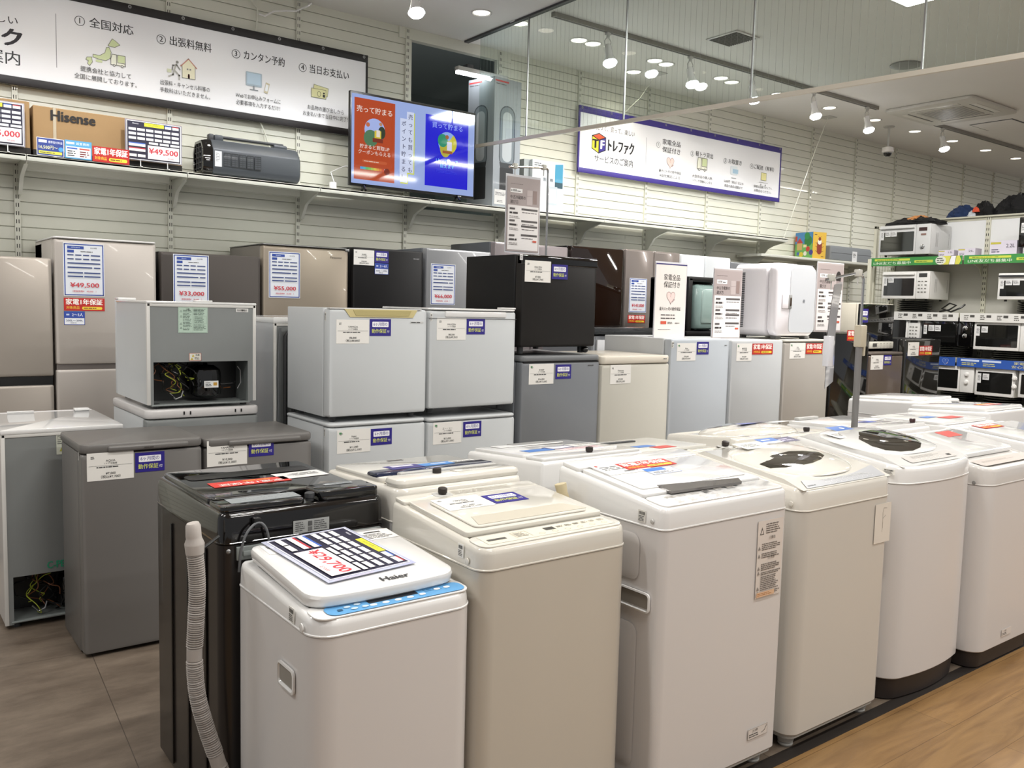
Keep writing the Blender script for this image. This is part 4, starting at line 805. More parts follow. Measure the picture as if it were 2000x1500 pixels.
# fridges seen from behind at left
M_bk = mat('grey_back_sheet', '#888b8a', .5, metal=.2, noise=.05, nscale=8)
def backward(label, x0, x1, y0, y1, z0, z1, bay, name='mini_fridge', bm=M_bk, sm=M_silw, topm=None, top=.02, edge=.014, feet=True, bayseed=1, doort=.05):
    """fridge with its back (facing -y) to the camera; door on the far side"""
    w, d, h = x1 - x0, y1 - y0, z1 - z0; t = thing(name, label, 'fridge', (x0, y0, z0)); b = .02
    mb = MB(); by0, by1 = (bay[2] - z0, bay[3] - z0) if bay else (b, b)
    D = .18 if bay else .01
    mb.box(0, .004, 0, D, b, by1, sm); mb.box(w - .004, w, 0, D, b, by1, sm); mb.box(0, w, D, d - doort, b, h - top, sm)
    mb.box(0, w, 0, D, by1, h - top, sm); mb.build('cabinet', t)
    mb = MB(); mb.box(edge, w - edge, -.002, .002, by1 + .0, h - top - edge * .4, bm)
    if bay:
        mb.box(edge, bay[0] - x0, -.002, .002, b, by1, bm); mb.box(bay[1] - x0, w - edge, -.002, .002, b, by1, bm)
    mb.build('back_sheet', t)
    fm = mat('pale_edge', '#d5d3ce', .35)
    mb = MB(); mb.box(-.002, edge, -.006, .01, b, h - top, fm, .002); mb.box(w - edge, w + .002, -.006, .01, b, h - top, fm, .002); mb.box(0, w, -.006, .01, h - top - edge, h - top, fm, .002); mb.build('back_frame', t)
    mb = MB(); mb.rbox(-.004, w + .004, -.008, d - doort, h - top, h, topm or M_gloss, .006, .004); mb.build('top_cover', t)
    mb = MB(); mb.rbox(0, w, d - doort + .006, d, b, h, sm, (.004, .012), .004); mb.build('door', t)
    mb = MB(); mb.box(.01, w - .01, d - doort - .002, d - doort + .008, b + .01, h - .012, M_seal); mb.build('door_seal', t)
    if feet:
        for fx in (.05, w - .05):
            for fy in (.04, d - .06): MB().cyl(fx, fy, 0, b + .002, .016, M_dkgrey, 12).build('foot', t)
    if bay: compressor_bay(t, bay[0], bay[1], y0, bay[2], bay[3], .17, bayseed)
    return t
t = backward('fridge at the left edge, grey back and dark compressor space facing the camera', .497, .99, 4.31, 4.98, 0, .892, (.53, .955, .035, .235), bayseed=3, sm=M_white, topm=M_gloss)
hinge(t, .6, 4.94, .892, .12, .03, .006); hinge(t, .9, 4.9, .892, .07, .06, .012)
s = Sheet(.1, .04, None); s.fit('C-PENTANE', 0, .19, .025, .045, '#2f9a74', 1.2); s.put('lettering', t, W(t, front(.665, 4.307, .243)))
s = Sheet(.04, .11, '#c9ccbd', .001); s.lines(.004, .045, .032, .06, 7); s.poly([(.012, .014), (.032, .014), (.022, .034)], '#a8a83a'); s.put('warning_label', t, W(t, front(.712, 4.307, .77)))
t = backward('silver cube fridge seen from behind with its compressor exposed, on another fridge', 1.102, 1.625, 4.3, 4.93, .955, 1.468, (1.13, 1.585, .975, 1.178), bayseed=1, top=.012)
hinge(t, 1.1, 4.84, 1.468, .09, .07, .012); hinge(t, 1.42, 4.6, 1.468, .09, .05, .008)
s = Sheet(.14, .125, '#b9cfbf', .001); s.line([(.003, .003), (.137, .003), (.137, .122), (.003, .122)], .0007, '#7f9486', True); s.line([(.068, .003), (.068, .122)], .0006, '#7f9486')
for q in (.1, .075, .04, .02): s.line([(.008, q), (.013, q + .009), (.018, q)], .001, '#40504a', True)
s.lines(.022, .012, .042, .1, 14, '#4d5c54', .35, 5); s.lines(.072, .085, .06, .033, 5, '#4d5c54', .4, 6); s.line([(.073, .045), (.133, .045), (.133, .082), (.073, .082)], .0006, '#7f9486', True); s.lines(.076, .048, .054, .032, 6, '#4d5c54', .35, 8); s.lines(.072, .012, .06, .03, 5, '#4d5c54', .35, 9)
s.text('注意', .045, .113, .009, '#333333', .8); s.put('rating_label', t, W(t, front(1.245, 4.297, 1.318)))
s = Sheet(.062, .018, '#dedcd8', .001)
R_ = random.Random(4)
for k in range(14): s.rect(.006 + k * .0036, .004, R_.uniform(.001, .003), .01, '#2b2b2b')
s.put('barcode_label', t, W(t, front(1.525, 4.297, 1.422)))
s = Sheet(.058, .038, '#dfdcd0', .001); s.line([(.001, .001), (.057, .001), (.057, .037), (.001, .037)], .0018, '#b04438', True); s.poly([(.006, .005), (.02, .005), (.013, .017)], '#c7b03a'); s.poly([(.013, .02), (.025, .02), (.019, .032)], '#c7b03a'); s.text('危険', .04, .028, .01, '#333333', .8); s.lines(.026, .006, .026, .013, 3); s.put('warning_label', t, W(t, front(1.295, 4.297, 1.182)))
# the unit below it
t = fridge('mini_fridge', 'small white-topped fridge under the cube whose compressor is exposed', 1.09, 1.635, 4.28, 4.93, 0, .952, M_silw, M_bk, top=.045, topm=M_white)
for x in (.17, .2, .42, .45): MB().box(x, x + .006, -.008, -.003, .925, .94, M_black).build('plug_hole', t)
# white fridge between
t = backward('white fridge seen from behind with cable and pipes, between the cube stacks', 1.77, 2.33, 4.42, 5.06, 0, 1.395, None, 'fridge', M_bk, M_cool, M_gloss, .03)
mb = MB(); P = [(1.80, 4.405, 1.34), (1.79, 4.4, 1.25), (1.785, 4.395, 1.1), (1.79, 4.4, .95), (1.78, 4.4, .7)]; mb.tube(P, .006, M_cord, 8, W(t)); mb.build('power_cable', t)
mb = MB()
for k in range(5): mb.tube([(1.83 + k * .09, 4.41, .1), (1.83 + k * .09, 4.41, 1.3), (1.85 + k * .09, 4.41, 1.33), (1.875 + k * .09, 4.41, 1.3), (1.875 + k * .09, 4.41, .1)], .009, M_dkgrey, 6, W(t))
mb.build('condenser_pipes', t)

# tall fridges against the wall
YW = 5.5
M_ti = mat('titanium_door', '#a39a90', .34, metal=.35, coat=.1)
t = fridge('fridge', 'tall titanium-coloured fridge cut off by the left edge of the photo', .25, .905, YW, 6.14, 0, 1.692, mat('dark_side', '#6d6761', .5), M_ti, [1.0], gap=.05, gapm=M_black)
M_mt = mat('pinkish_silver_door', '#bcb4ac', .36, metal=.2, coat=.1)
t = fridge('fridge', 'tall beige fridge with the 49,500 yen sheet, second from the left', .918, 1.468, YW, 6.13, 0, 1.815, M_mt, M_mt, [.6, 1.075], gap=.03, gapm=mat('recess_grey', '#6e6763', .6), top=.012, topm=M_white)
MB().box(.0, .55, .4, .62, 1.7, 1.79, mat('top_box', '#8b8985', .6), .004).build('rear_cover', t)
specsheet(t, front(.963, YW - .0005, 1.482), 'MITSUBISHI', '¥49,500', '45,000'); redy(t, front(.962, YW - .0005, 1.398), .215, .073); people(t, front(.963, YW - .0005, 1.319))
t = fridge('fridge', 'tall dark grey fridge with the 33,000 yen sheet', 1.495, 2.115, YW, 6.13, 0, 1.765, M_bls, mat('dark_graphite_door', '#4b4541', .42, metal=.35), [.75], gapm=M_black, seam=M_black, gap=.02)
specsheet(t, front(1.566, YW - .0005, 1.452), 'Hisense', '¥33,000', '30,000')
M_ch = mat('champagne_door', '#a19585', .3, metal=.4, coat=.2)
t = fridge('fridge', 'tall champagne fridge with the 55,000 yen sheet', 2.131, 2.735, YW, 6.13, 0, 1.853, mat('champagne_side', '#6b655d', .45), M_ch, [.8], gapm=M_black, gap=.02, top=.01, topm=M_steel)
specsheet(t, front(2.168, YW - .0005, 1.504), 'Panasonic', '¥55,000', '50,000'); Sheet(.1, .014, None).fit('Panasonic', 0, .085, .006, .02, '#4a433c', .8).put('logo', t, W(t, front(2.6, YW - .0005, 1.78))); hinge(t, 2.71, YW - .006, 1.83, .03, .04, .02, M_steel)
t = fridge('fridge', 'tall black fridge with a white card and two blue stickers, beside the champagne one', 2.771, 3.335, YW, 6.13, 0, 1.87, M_bls, mat('black_door', '#111011', .45, spec=.3), [.8], gapm=M_black, seam=M_black, gap=.02)
card(t, front(2.775, YW - .0005, 1.747), 'SHARP', '¥38,000', '¥41,800', .158, .105, 29); six(t, front(2.937, YW - .0005, 1.769), .11, .083); people(t, front(2.939, YW - .0005, 1.69), '2〜4人', '300L〜399L'); Sheet(.05, .03, None).fit('SHARP', 0, .05, .02, .014, '#aaaaaa', .6).put('logo', t, W(t, front(3.25, YW - .0005, 1.79)))
M_tb = mat('tall_silver_door', '#8f9092', .32, metal=.4, coat=.15)
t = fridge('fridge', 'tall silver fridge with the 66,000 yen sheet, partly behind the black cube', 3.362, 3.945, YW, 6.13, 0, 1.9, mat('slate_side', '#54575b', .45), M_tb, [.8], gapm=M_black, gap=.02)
specsheet(t, front(3.4, YW - .0005, 1.486), 'TOSHIBA', '¥66,000', '60,000')
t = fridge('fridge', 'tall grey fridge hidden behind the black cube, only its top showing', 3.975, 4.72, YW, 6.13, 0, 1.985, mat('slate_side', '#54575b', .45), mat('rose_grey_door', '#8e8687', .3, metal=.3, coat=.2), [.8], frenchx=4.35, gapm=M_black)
t = fridge('fridge', 'tall mirror-glossy dark brown fridge behind the black cube', 4.76, 5.36, YW, 6.13, 0, 2.005, M_bls, mat('mirror_brown_door', '#1c100a', .035, coat=1.), [.75], gapm=M_black, seam=M_black, frenchx=None)
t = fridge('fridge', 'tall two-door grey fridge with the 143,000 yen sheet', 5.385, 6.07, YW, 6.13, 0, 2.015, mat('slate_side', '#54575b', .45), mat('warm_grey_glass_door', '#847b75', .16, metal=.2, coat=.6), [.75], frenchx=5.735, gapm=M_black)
specsheet(t, front(5.437, YW - .0005, 1.462), 'HITACHI', '¥143,000', '130,000'); redy(t, front(5.43, YW - .0005, 1.37), .216, .07)
t = fridge('fridge', 'tall white two-door fridge with a red sticker hidden behind the standing posters'.replace(' with a red sticker', ''), 6.09, 6.79, YW, 6.13, 0, 2.008, M_cool, mat('white_glass_door', '#d3d6d8', .2, coat=.4), [.8], frenchx=6.42, gapm=M_dkgrey)
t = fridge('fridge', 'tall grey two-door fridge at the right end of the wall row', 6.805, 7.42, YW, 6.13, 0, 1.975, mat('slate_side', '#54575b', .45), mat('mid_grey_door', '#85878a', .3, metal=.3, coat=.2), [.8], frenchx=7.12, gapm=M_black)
# things standing between the two fridge rows
t = thing('chest_freezer', 'low pale appliance with a glossy dark top, behind the black cube fridge', 'freezer', (4.3, 4.7, 0))
mb = MB(); mb.rbox(.0, .85, 0, .6, .02, 1.29, M_silver, .03, .01); mb.build('cabinet', t)
mb = MB(); mb.rbox(-.03, .88, -.03, .6, 1.3, 1.35, mat('smoked_glass_top', '#2a2c2e', .1, coat=.6), .02, .008); mb.build('glass_top', t)
mb = MB(); mb.rbox(.03, .4, -.012, 0, 1.1, 1.26, M_cool, .01, .004); 
for k in range(5): mb.box(.05, .8, -.004, 0, 1.05 - k * .03, 1.062 - k * .03, M_grey)
mb.build('front_grille', t)
t = fridge('mini_fridge', 'low black fridge carrying the dish dryer, behind the heart poster', 5.23, 5.98, 4.66, 5.25, 0, 1.29, M_bls, M_bl, base=.03, seam=M_black)
t = thing('dish_dryer', 'black dish dryer with a pale green translucent cover behind the standing posters', 'dish dryer', (5.28, 4.68, 1.29))
mb = MB(); mb.box(0, .64, .0, .42, 0, .04, M_black, .01); mb.box(0, .05, 0, .42, .04, .46, M_black, .008); mb.box(.0, .64, .3, .42, .04, .46, M_black, .01); mb.box(0, .64, .0, .42, .43, .47, M_black, .01); mb.build('housing', t)
mb = MB(); mb.rbox(.07, .62, -.03, .28, .05, .41, mat('pale_green_cover', '#7f9490', .15, coat=.5, trans=.0), .06, .04); mb.rbox(.12, .57, -.04, .0, .1, .37, mat('pale_green_window', '#8fa39e', .12, coat=.5), .02, .01); mb.build('cover', t)

# ================================================================== washing machines
def washer(label, x0, y0, w, d, hb, hf, hr, m=M_white, mt=M_gloss, rev=False, rf=.05, rb=.02, bow=0., base='feet', z0=.055, group=None, belt=True, rim=.014, basem=None, cat='washing machine'):
    """local space: front at y=0, back at y=d; the top slopes from hf at the front to hr at the back. rev = turned round"""
    t = thing('washing_machine', label, cat, (x0 + w, y0 + d, 0) if rev else (x0, y0, 0), PI if rev else 0, group)
    def tz(y): return hf + (hr - hf) * y / d
    def ring(i, zf, r_=None):
        return [(a, b, zf(b)) for a, b in rr(i, w - i, i, d - i, (max(.004, rf - i), max(.003, rb - i)), 7, bow)]
    mb = MB(); mb.loft([ring(.004, lambda y: z0), ring(.001, lambda y: z0 + .004), ring(.001, lambda y: hb - .003), ring(.004, lambda y: hb - .001)], m); mb.build('body', t)
    mb = MB(); fz = lambda k: (lambda y: tz(y) - k)
    R = [ring(.003, lambda y: hb - .0005), ring(-.0012, lambda y: hb), ring(-.0012, lambda y: hb + .003), ring(.0012, lambda y: hb + .0045)]
    R += [ring(.003, fz(.018)), ring(.006, fz(.007)), ring(.012, fz(.0015)), ring(.02, fz(0)), ring(rim + .01, fz(0)), ring(rim + .014, fz(.005))]
    mb.loft(R, mt); mb.build('top_frame', t)
    bm_ = basem or M_foot
    if base == 'feet':
        mb = MB(); mb.loft([ring(.03, lambda y: z0 - .022), ring(.012, lambda y: z0 - .015), ring(.012, lambda y: z0 + .002)], bm_); mb.build('base', t)
        for fx in (.055, w - .055):
            for fy in (.055 - bow * .6, d - .06):
                mb = MB(); mb.lathe([(.02, z0 - .01), (.032, z0 - .018), (.026, z0 - .04), (.013, z0 - .042), (.013, .014), (.024, .012), (.026, .006), (.022, 0)], bm_, 16, None, fx, fy); mb.build('foot', t)
    else:
        mb = MB(); mb.loft([ring(.03, lambda y: 0.), ring(.018, lambda y: .006), ring(.012, lambda y: z0 + .002)], bm_); mb.build('plinth', t)
    c = math.hypot(1, (hr - hf) / d)
    TP = frame((0, 0, hf - .004), (1, 0, 0), (0, d, hr - hf))
    t_ = TP; return t, TP
def screw(t, y, z, x=-.001, r=.008, m=None):
    mb = MB(); mb.lathe([(r, 0), (r * .9, .002), (r * .3, .003)], m or M_ltgrey, 12, frame((x, y, z), (0, -1, 0), (0, 0, 1))); mb.build('screw_cap', t)
def side_grip(t, y0, y1, z0, z1, m, x=0):
    """moulded grip in the left flank"""
    mb = MB(); M = frame((x - .001, y1, z0), (0, -1, 0), (0, 0, 1)); w, h = y1 - y0, z1 - z0
    o = rr(0, w, 0, h, .014, 4); i1 = rr(.005, w - .005, .005, h - .005, .01, 4)
    mb.loft([[(a, b, 0) for a, b in o], [(a, b, .005) for a, b in o], [(a, b, .006) for a, b in i1], [(a, b, -.0005) for a, b in rr(.008, w - .008, .008, h - .008, .008, 4)]], m, M); mb.build('side_grip', t)
    mb = MB(); mb.prism(rr(.008, w - .008, h * .2, h - .008, .007, 4), .0006, .002, mat('grip_shadow', '#8d8880', .6), M); mb.build('grip_recess', t)
def panel_print(s, w, h, seed=1, c='#6b6862', n=7, ring_=False):
    R = random.Random(seed)
    for k in range(n):
        x = w * (.06 + .88 * (k + .5) / n)
        s.lines(x - w * .045, h * .66, w * .09, h * .2, 2, c, .5, seed + k)
        s.ring(x, h * .32, h * .13, h * .018, c, h * .11, seg=14)
        s.lines(x - w * .03, h * .05, w * .06, h * .08, 1, c, .5, seed + k)
def slab(mb, M, x0, x1, y0, y1, z0, z1, m, r=.02, e=.004): mb.rbox(x0, x1, y0, y1, z0, z1, m, r, e, M, 5)
def inlet(t, M, x, y, m=M_dkbrown, z=.0, cup=True):
    mb = MB()
    if cup: mb.rbox(x - .03, x + .03, y - .022, y + .022, z + .0, z + .004, M_ltgrey, .012, .002, M)
    mb.lathe([(.012, z), (.012, z + .008), (.014, z + .009), (.014, z + .022), (.011, z + .024)], m, 14, M, x, y); mb.build('water_inlet', t)

# --- 1: blue-panelled machine in front
W1 = .437; t, TP = washer('small white washing machine with a blue control panel, nearest the camera', .788, 1.735, W1, .478, .735, .775, .80, M_white, M_gloss, rf=.06, rim=.018)
mb = MB(); slab(mb, TP, .012, W1 - .012, .008, .09, .001, .006, M_gloss, .03, .002); mb.build('front_ledge', t)
mb = MB(); R = []
for i, z, f in ((.02, .004, .012), (.006, .006, .004), (.002, .014, 0), (0, .03, 0), (.003, .037, 0), (.012, .041, .0)):
    R.append([(a, b, z) for a, b in rr(.016 + i, W1 - .016 - i, .06 + i + f, .455 - i, (.05 - i * .5, .03), 7, .012)])
LT = TP @ T(0, .07, 0) @ Matrix.Rotation(math.radians(1.2), 4, 'X') @ T(0, -.07, 0)
mb.loft(R, M_gloss, LT); mb.build('lid', t)
s = Sheet(.09, .03, None); s.fit('Haier', 0, .075, .012, .034, '#3a3a3a', 1.2); s.put('logo', t, LT @ T(.21, .073, .0412))
s = Sheet(.37, .055, None); s.pill(0, 0, .37, .055, '#5d9bcb', .022); s.put('control_panel', t, TP @ T(.045, .012, .0065))
s = Sheet(.3, .042, None, .0006); s.poly(rr(.09, .2, .02, .036, .002, 2), '#20242c'); s.lines(.215, .02, .05, .014, 2, '#2e5f88', .4, 4)
for x in (.095, .122, .149, .176, .205, .245, .268): s.disc(x, .012 if x < .2 else .014 + .01 * (x > .24), .0075, '#dfe6ea', .005)
for x, y in ((.045, .024), (.068, .028), (.055, .012), (.078, .012)): s.disc(x, y, .007, '#b9cbd8', .0045)
s.rect(.022, .012, .01, .008, '#27506f'); s.put('buttons', t, TP @ T(.045, .014, .0071) @ Matrix.Scale(1.22, 4))
s = Sheet(.1, .07, '#e8e6e1', .0006); s.lines(.01, .04, .08, .02, 2); s.put('info_sticker', t, LT @ T(.04, .36, .0415))
s = Sheet(.11, .075, '#e4e1dc', .0006); s.rect(.03, .055, .05, .008, '#444444'); s.lines(.01, .008, .09, .04, 5); s.put('warning_label', t, LT @ T(.3, .35, .0415))
barcode_sticker(t, left(.7875, 1.872, .742), .03, .036, 3); screw(t, .062, .748, -.002, .011, M_gloss); side_grip(t, .1, .195, .572, .632, M_gloss)
# price sheet lying on the lid
t2 = thing('price_sheet', 'laminated price sheet reading 29,700 yen lying on a washing machine lid', 'price sign', (.9, 2.0, .85))
s = Sheet(.315, .235, '#dcdce6', .0015); spec_card_wide(s, .315, .235, 'Haier', '¥29,700', '27,000', 5)
WM = T(.788, 1.735, 0) @ LT @ T(0, 0, -.006)
M2 = WM @ T(.06, .435, .0535) @ RZ(math.radians(-84))
pl_ = MB(); pl_.box(-.01, .325, -.01, .245, -.0012, -.0001, mat('clear_sleeve', '#c8cbe0', .08, coat=1.)); pl_.build('plastic_sleeve', t2, M=W(t2) @ M2)
s.build('printed_sheet', t2, M=W(t2) @ M2)

# --- 2: cream machine
W2 = .518; t, TP = washer('cream washing machine with a purple sticker on its lid, second in front', 1.232, 1.73, W2, .47, .815, .873, .912, M_cream, mat('cream_gloss', '#d3cfc5', .16, coat=.5), rf=.045)
mc = MC['cream_gloss']
mb = MB(); slab(mb, TP, .012, W2 - .012, .012, .095, .001, .006, mc, .03, .002); mb.build('control_ledge', t)
mb = MB(); slab(mb, TP, .02, W2 - .02, .1, .40, .002, .018, mc, .012, .004); slab(mb, TP, .06, W2 - .06, .115, .36, .018, .024, mc, .02, .003); mb.build('lid', t)
mb = MB(); mb.prism([(.075, .125), (W2 - .06, .125), (W2 - .1, .19), (.095, .19)], .0242, .0252, mat('cream_recess', '#c4bdad', .3), TP); mb.build('lid_recess', t)
mb = MB(); slab(mb, TP, .012, W2 - .012, .405, .465, .002, .014, mc, .01, .004); mb.build('rear_deck', t)
s = Sheet(.44, .06, '#d8d1bf', .0004); s.rect(.012, .02, .06, .012, '#4d4a46'); s.rect(.21, .028, .035, .02, '#3b3833'); s.line([(.1, .01), (.1, .05), (.15, .05), (.15, .01)], .001, '#8b867c'); s.lines(.105, .015, .04, .03, 4, '#8b867c'); 
for k in range(6): s.ring(.185 + k * .045, .014, .009, .0008, '#7f7a70', .006); s.lines(.255 + k * .03, .034, .024, .012, 2, '#7f7a70', .5, k)
s.put('control_print', t, TP @ T(.04, .025, .0065))
inlet(t, TP, .155, .43, M_dkbrown, .012)
card(t, T(1.232, 1.73, 0) @ TP @ T(.068, .255, .0245), 'YAMADA', '¥11,000', '¥12,100', .16, .105, 31); six(t, T(1.232, 1.73, 0) @ TP @ T(.232, .262, .0245), .12, .08)
s = Sheet(.3, .04, None); s.lines(0, 0, .28, .035, 4, '#9a9489', .35, 8); s.put('deck_label', t, TP @ T(.19, .412, .0145))
barcode_sticker(t, left(1.2315, 1.835, .835), .025, .036, 4); screw(t, .062, .832, -.001, .009, mc)

# --- 3: white machine with the long instruction label
W3 = .585; t, TP = washer('white washing machine with a long printed label down its front', 1.812, 1.66, W3, .475, .857, .922, .975, M_white, M_gloss, rf=.028, rb=.015, rim=.008)
mb = MB(); slab(mb, TP, .014, W3 - .014, .012, .1, .001, .007, M_gloss, .02, .002); mb.build('control_ledge', t)
mb = MB(); slab(mb, TP, .02, W3 - .02, .104, .38, .001, .014, M_gloss, .01, .003); slab(mb, TP, .05, W3 - .05, .14, .37, .014, .018, M_gloss, .01, .002); mb.build('lid', t)
mb = MB(); slab(mb, TP, .012, W3 - .012, .385, .468, .001, .016, M_gloss, .01, .004); mb.build('rear_deck', t)
mb = MB(); P = [(.13, .083), (.47, .083), (.485, .112), (.15, .14)]; mb.prism([(.115, .084), (.43, .074), (.455, .108), (.12, .148)], .012, .02, mat('dark_lid_handle', '#6f6b69', .12, metal=.3, coat=.6), TP); mb.build('lid_handle', t)
s = Sheet(.5, .07, None); panel_print(s, .5, .07, 5, '#a39e97', 8); s.rect(.2, .04, .018, .013, '#33302d'); s.put('control_print', t, TP @ T(.04, .018, .0075))
s = Sheet(.2, .105, '#eceae6', .0008); s.lines(.02, .04, .1, .04, 3); s.lines(.08, .012, .08, .016, 1); s.disc(.02, .09, .006, '#c0453f'); s.put('price_card', t, TP @ T(.05, .28, .0186))
redy(t, T(1.812, 1.66, 0) @ TP @ T(.155, .305, .0188), .225, .068)
s = Sheet(.13, .06, '#e9ebef', .0008); s.line([(.002, .002), (.128, .002), (.128, .058), (.002, .058)], .0015, '#3d6fc0', True); s.rect(0, .032, .09, .028, '#3d78c8'); s.lines(.015, .006, .1, .018, 2); s.put('capacity_sticker', t, TP @ T(.2, .235, .0188))
s = Sheet(.128, .25, '#d9d0c8', .0006, edge=1); s.poly([(.01, .205), (.03, .205), (.02, .23)], '#55504c'); s.poly([(.014, .2075), (.026, .2075), (.02, .222)], '#d9d0c8')
s.lines(.04, .205, .08, .035, 5, '#6d6661', .5, 3)
for q, n in ((.165, 4), (.14, 3), (.1, 4), (.085, 2), (.035, 8), (.02, 2)):
    s.lines(.022, q - .012, .1, .006 * n, n, '#6d6661', .5, n); s.poly([(.004, q - .008), (.016, q - .008), (.01, q + .004)], '#8b847e')
s.text('⚠警告', .07, .192, .011, '#55504c', .6); s.text('⚠注意', .07, .128, .011, '#55504c', .6); s.rect(.004, .004, .09, .016, '#dbb797'); s.lines(.008, .007, .08, .01, 2, '#b07a4a'); s.put('instruction_label', t, W(t, front(2.24, 1.6585, .582)))
s = Sheet(.1, .035, '#d6d0ca', .0006); s.line([(.001, .001), (.099, .001), (.099, .034), (.001, .034)], .0008, '#8b847e', True); s.text('⚠注意', .035, .026, .009, '#55504c', .5); s.lines(.006, .005, .06, .014, 2); s.line([(.07, .01), (.085, .015), (.095, .03)], .002, '#77716b'); s.put('warning_label', t, W(t, front(2.24, 1.6585, .118)))
barcode_sticker(t, left(1.8115, 1.762, .868), .03, .036, 6); screw(t, .045, .878, -.001, .007); side_grip(t, .04, .25, .605, .665, M_gloss)
for za, zb in ((.12, .56), (.69, .83)):
    mb = MB(); M = frame((-.0015, .40, za), (0, -1, 0), (0, 0, 1)); mb.loft([[(a, b, 0) for a, b in rr(0, .31, 0, zb - za, .03, 4)], [(a, b, .0016) for a, b in rr(.012, .298, .012, zb - za - .012, .024, 4)]], M_white, M); mb.build('pressed_panel', t)
# drain hose behind it
tag(MB().tube([(1.765, 2.06, .93), (1.77, 2.055, .9), (1.785, 2.05, .86), (1.79, 2.05, .78), (1.775, 2.06, .68)], [.019, .017, .018, .018, .018], mat('cream_hose', '#cdbf9c', .5), 14).build('drain_hose'), 'cream drain hose standing in the gap behind the third front machine', 'hose')

# --- 4: warm white machine with smoked dome window
def dome(mb, M, cx, cy, rx, ry, h, m, pw=2.6, ex=2.0, n=44, k=12, z=0.):
    """returns height function; superellipse plan, rounded profile"""
    def H(u, v):
        q = (abs((u - cx) / rx) ** pw + abs((v - cy) / ry) ** pw) ** (1 / pw); return z + h * (max(0, 1 - q ** ex)) ** .6
    R = []
    for j in range(k + 1):
        q = math.cos(PI / 2 * j / k) if j < k else .001; r_ = []
        for i in range(n):
            a = 2 * PI * i / n; ca, sa = math.cos(a), math.sin(a); e = (abs(ca) ** pw + abs(sa) ** pw) ** (-1 / pw)
            u, v = cx + rx * q * e * ca, cy + ry * q * e * sa; r_.append((u, v, z + h * max(0, 1 - q ** ex) ** .6))
        R.append(r_)
    mb.loft(R, m, M, False, True); return H
def window(mb, M, H, outline, m, lift=.0012, k=8):
    cx = sum(p[0] for p in outline) / len(outline); cy = sum(p[1] for p in outline) / len(outline); R = []
    for j in range(k + 1):
        q = 1 - j / k if j < k else .01; R.append([(cx + (a - cx) * q, cy + (b - cy) * q, H(cx + (a - cx) * q, cy + (b - cy) * q) + lift) for a, b in outline])
    mb.loft(R, m, M, False, True)
M_smoke = mat('smoked_window', '#2b2620', .05, coat=1.)
W4 = .56; t, TP = washer('warm white washing machine with a smoked half-moon window and a paper marked F', 2.472, 1.66, W4, .53, .829, .903, .968, M_warm, M_wgloss, rf=.05, rim=.008)
mb = MB(); mb.prism([(.008, .001), (.09, .018), (.44, .018), (.47, .002)], .012, W4 - .012, M_wgloss, TP, 'x'); mb.build('lid_surround', t)
mb = MB(); H = dome(mb, TP, W4 / 2 - .005, .255, .245, .19, .034, M_wgloss, 2.4, 2.2, z=.016); mb.build('lid', t)
ol = [(x, .25 - (.24 - y) * .72) for x, y in [(.05, .2), (.145, .232), (.255, .24), (.325, .222), (.39, .19), (.372, .14), (.31, .1), (.235, .078), (.17, .078), (.1, .1), (.055, .14)]]
mb = MB(); window(mb, TP, H, ol, M_smoke); mb.build('lid_window', t)
s = Sheet(.5, .06, None); P = [(.0, .0), (.48, .0), (.5, .075), (.42, .06), (.34, .045), (.24, .036), (.12, .036), (.03, .05)]; s.poly(P, '#9c9da0'); 
for k in range(9): s.ring(.14 + k * .034, .014 + .0008 * k, .011, .0009, '#d9d9d6', .008, seg=14)
s.lines(.02, .008, .06, .01, 1, '#55575a'); s.lines(.13, .027, .3, .012, 2, '#c9c9c6', .4, 9); s.put('control_panel', t, TP @ frame((.04, .014, .0032), (1, 0, 0), (0, .082, .017)) @ Matrix.Scale(1.0, 4))
mb = MB(); mb.tube([(.02, .42, .008), (.1, .47, .008), (.2, .478, .01)], .002, M_ltgrey, 6, TP); mb.build('hinge_line', t)
inlet(t, TP, .2, .495, M_dkbrown, .004); mb = MB(); slab(mb, TP, .25, W4 - .02, .485, .52, .0, .03, M_wgloss, .01, .005); mb.build('rear_deck', t)
s = Sheet(.15, .075, '#e9e6de', .0006); s.lines(.02, .02, .1, .035, 3); s.put('price_card', t, TP @ T(.12, .33, .046))
s = Sheet(.11, .06, '#e8ebf0', .0006); s.rect(0, .02, .11, .04, '#4471bd'); s.lines(.02, .03, .07, .02, 1, '#e8ebf0'); s.put('capacity_sticker', t, TP @ T(.275, .365, .046))
s = Sheet(.11, .06, '#4a4463', .0006); s.lines(.015, .01, .08, .035, 2, '#bdb7d2'); s.put('warranty_sticker', t, TP @ T(.39, .37, .042))
s = Sheet(.105, .145, '#ddd6cb', .0005); s.line([(.052, .055), (.05, .11), (.056, .128)], .0012, '#6a6660'); s.line([(.056, .128), (.075, .126)], .0012, '#6a6660'); s.line([(.051, .09), (.07, .1)], .0012, '#6a6660'); s.line([(.052, .075), (.05, .04)], .0009, '#6a6660'); s.put('paper_note', t, W(t, front(2.915, 1.6585, .66)))
screw(t, .045, .852, -.001, .01, M_wgloss)

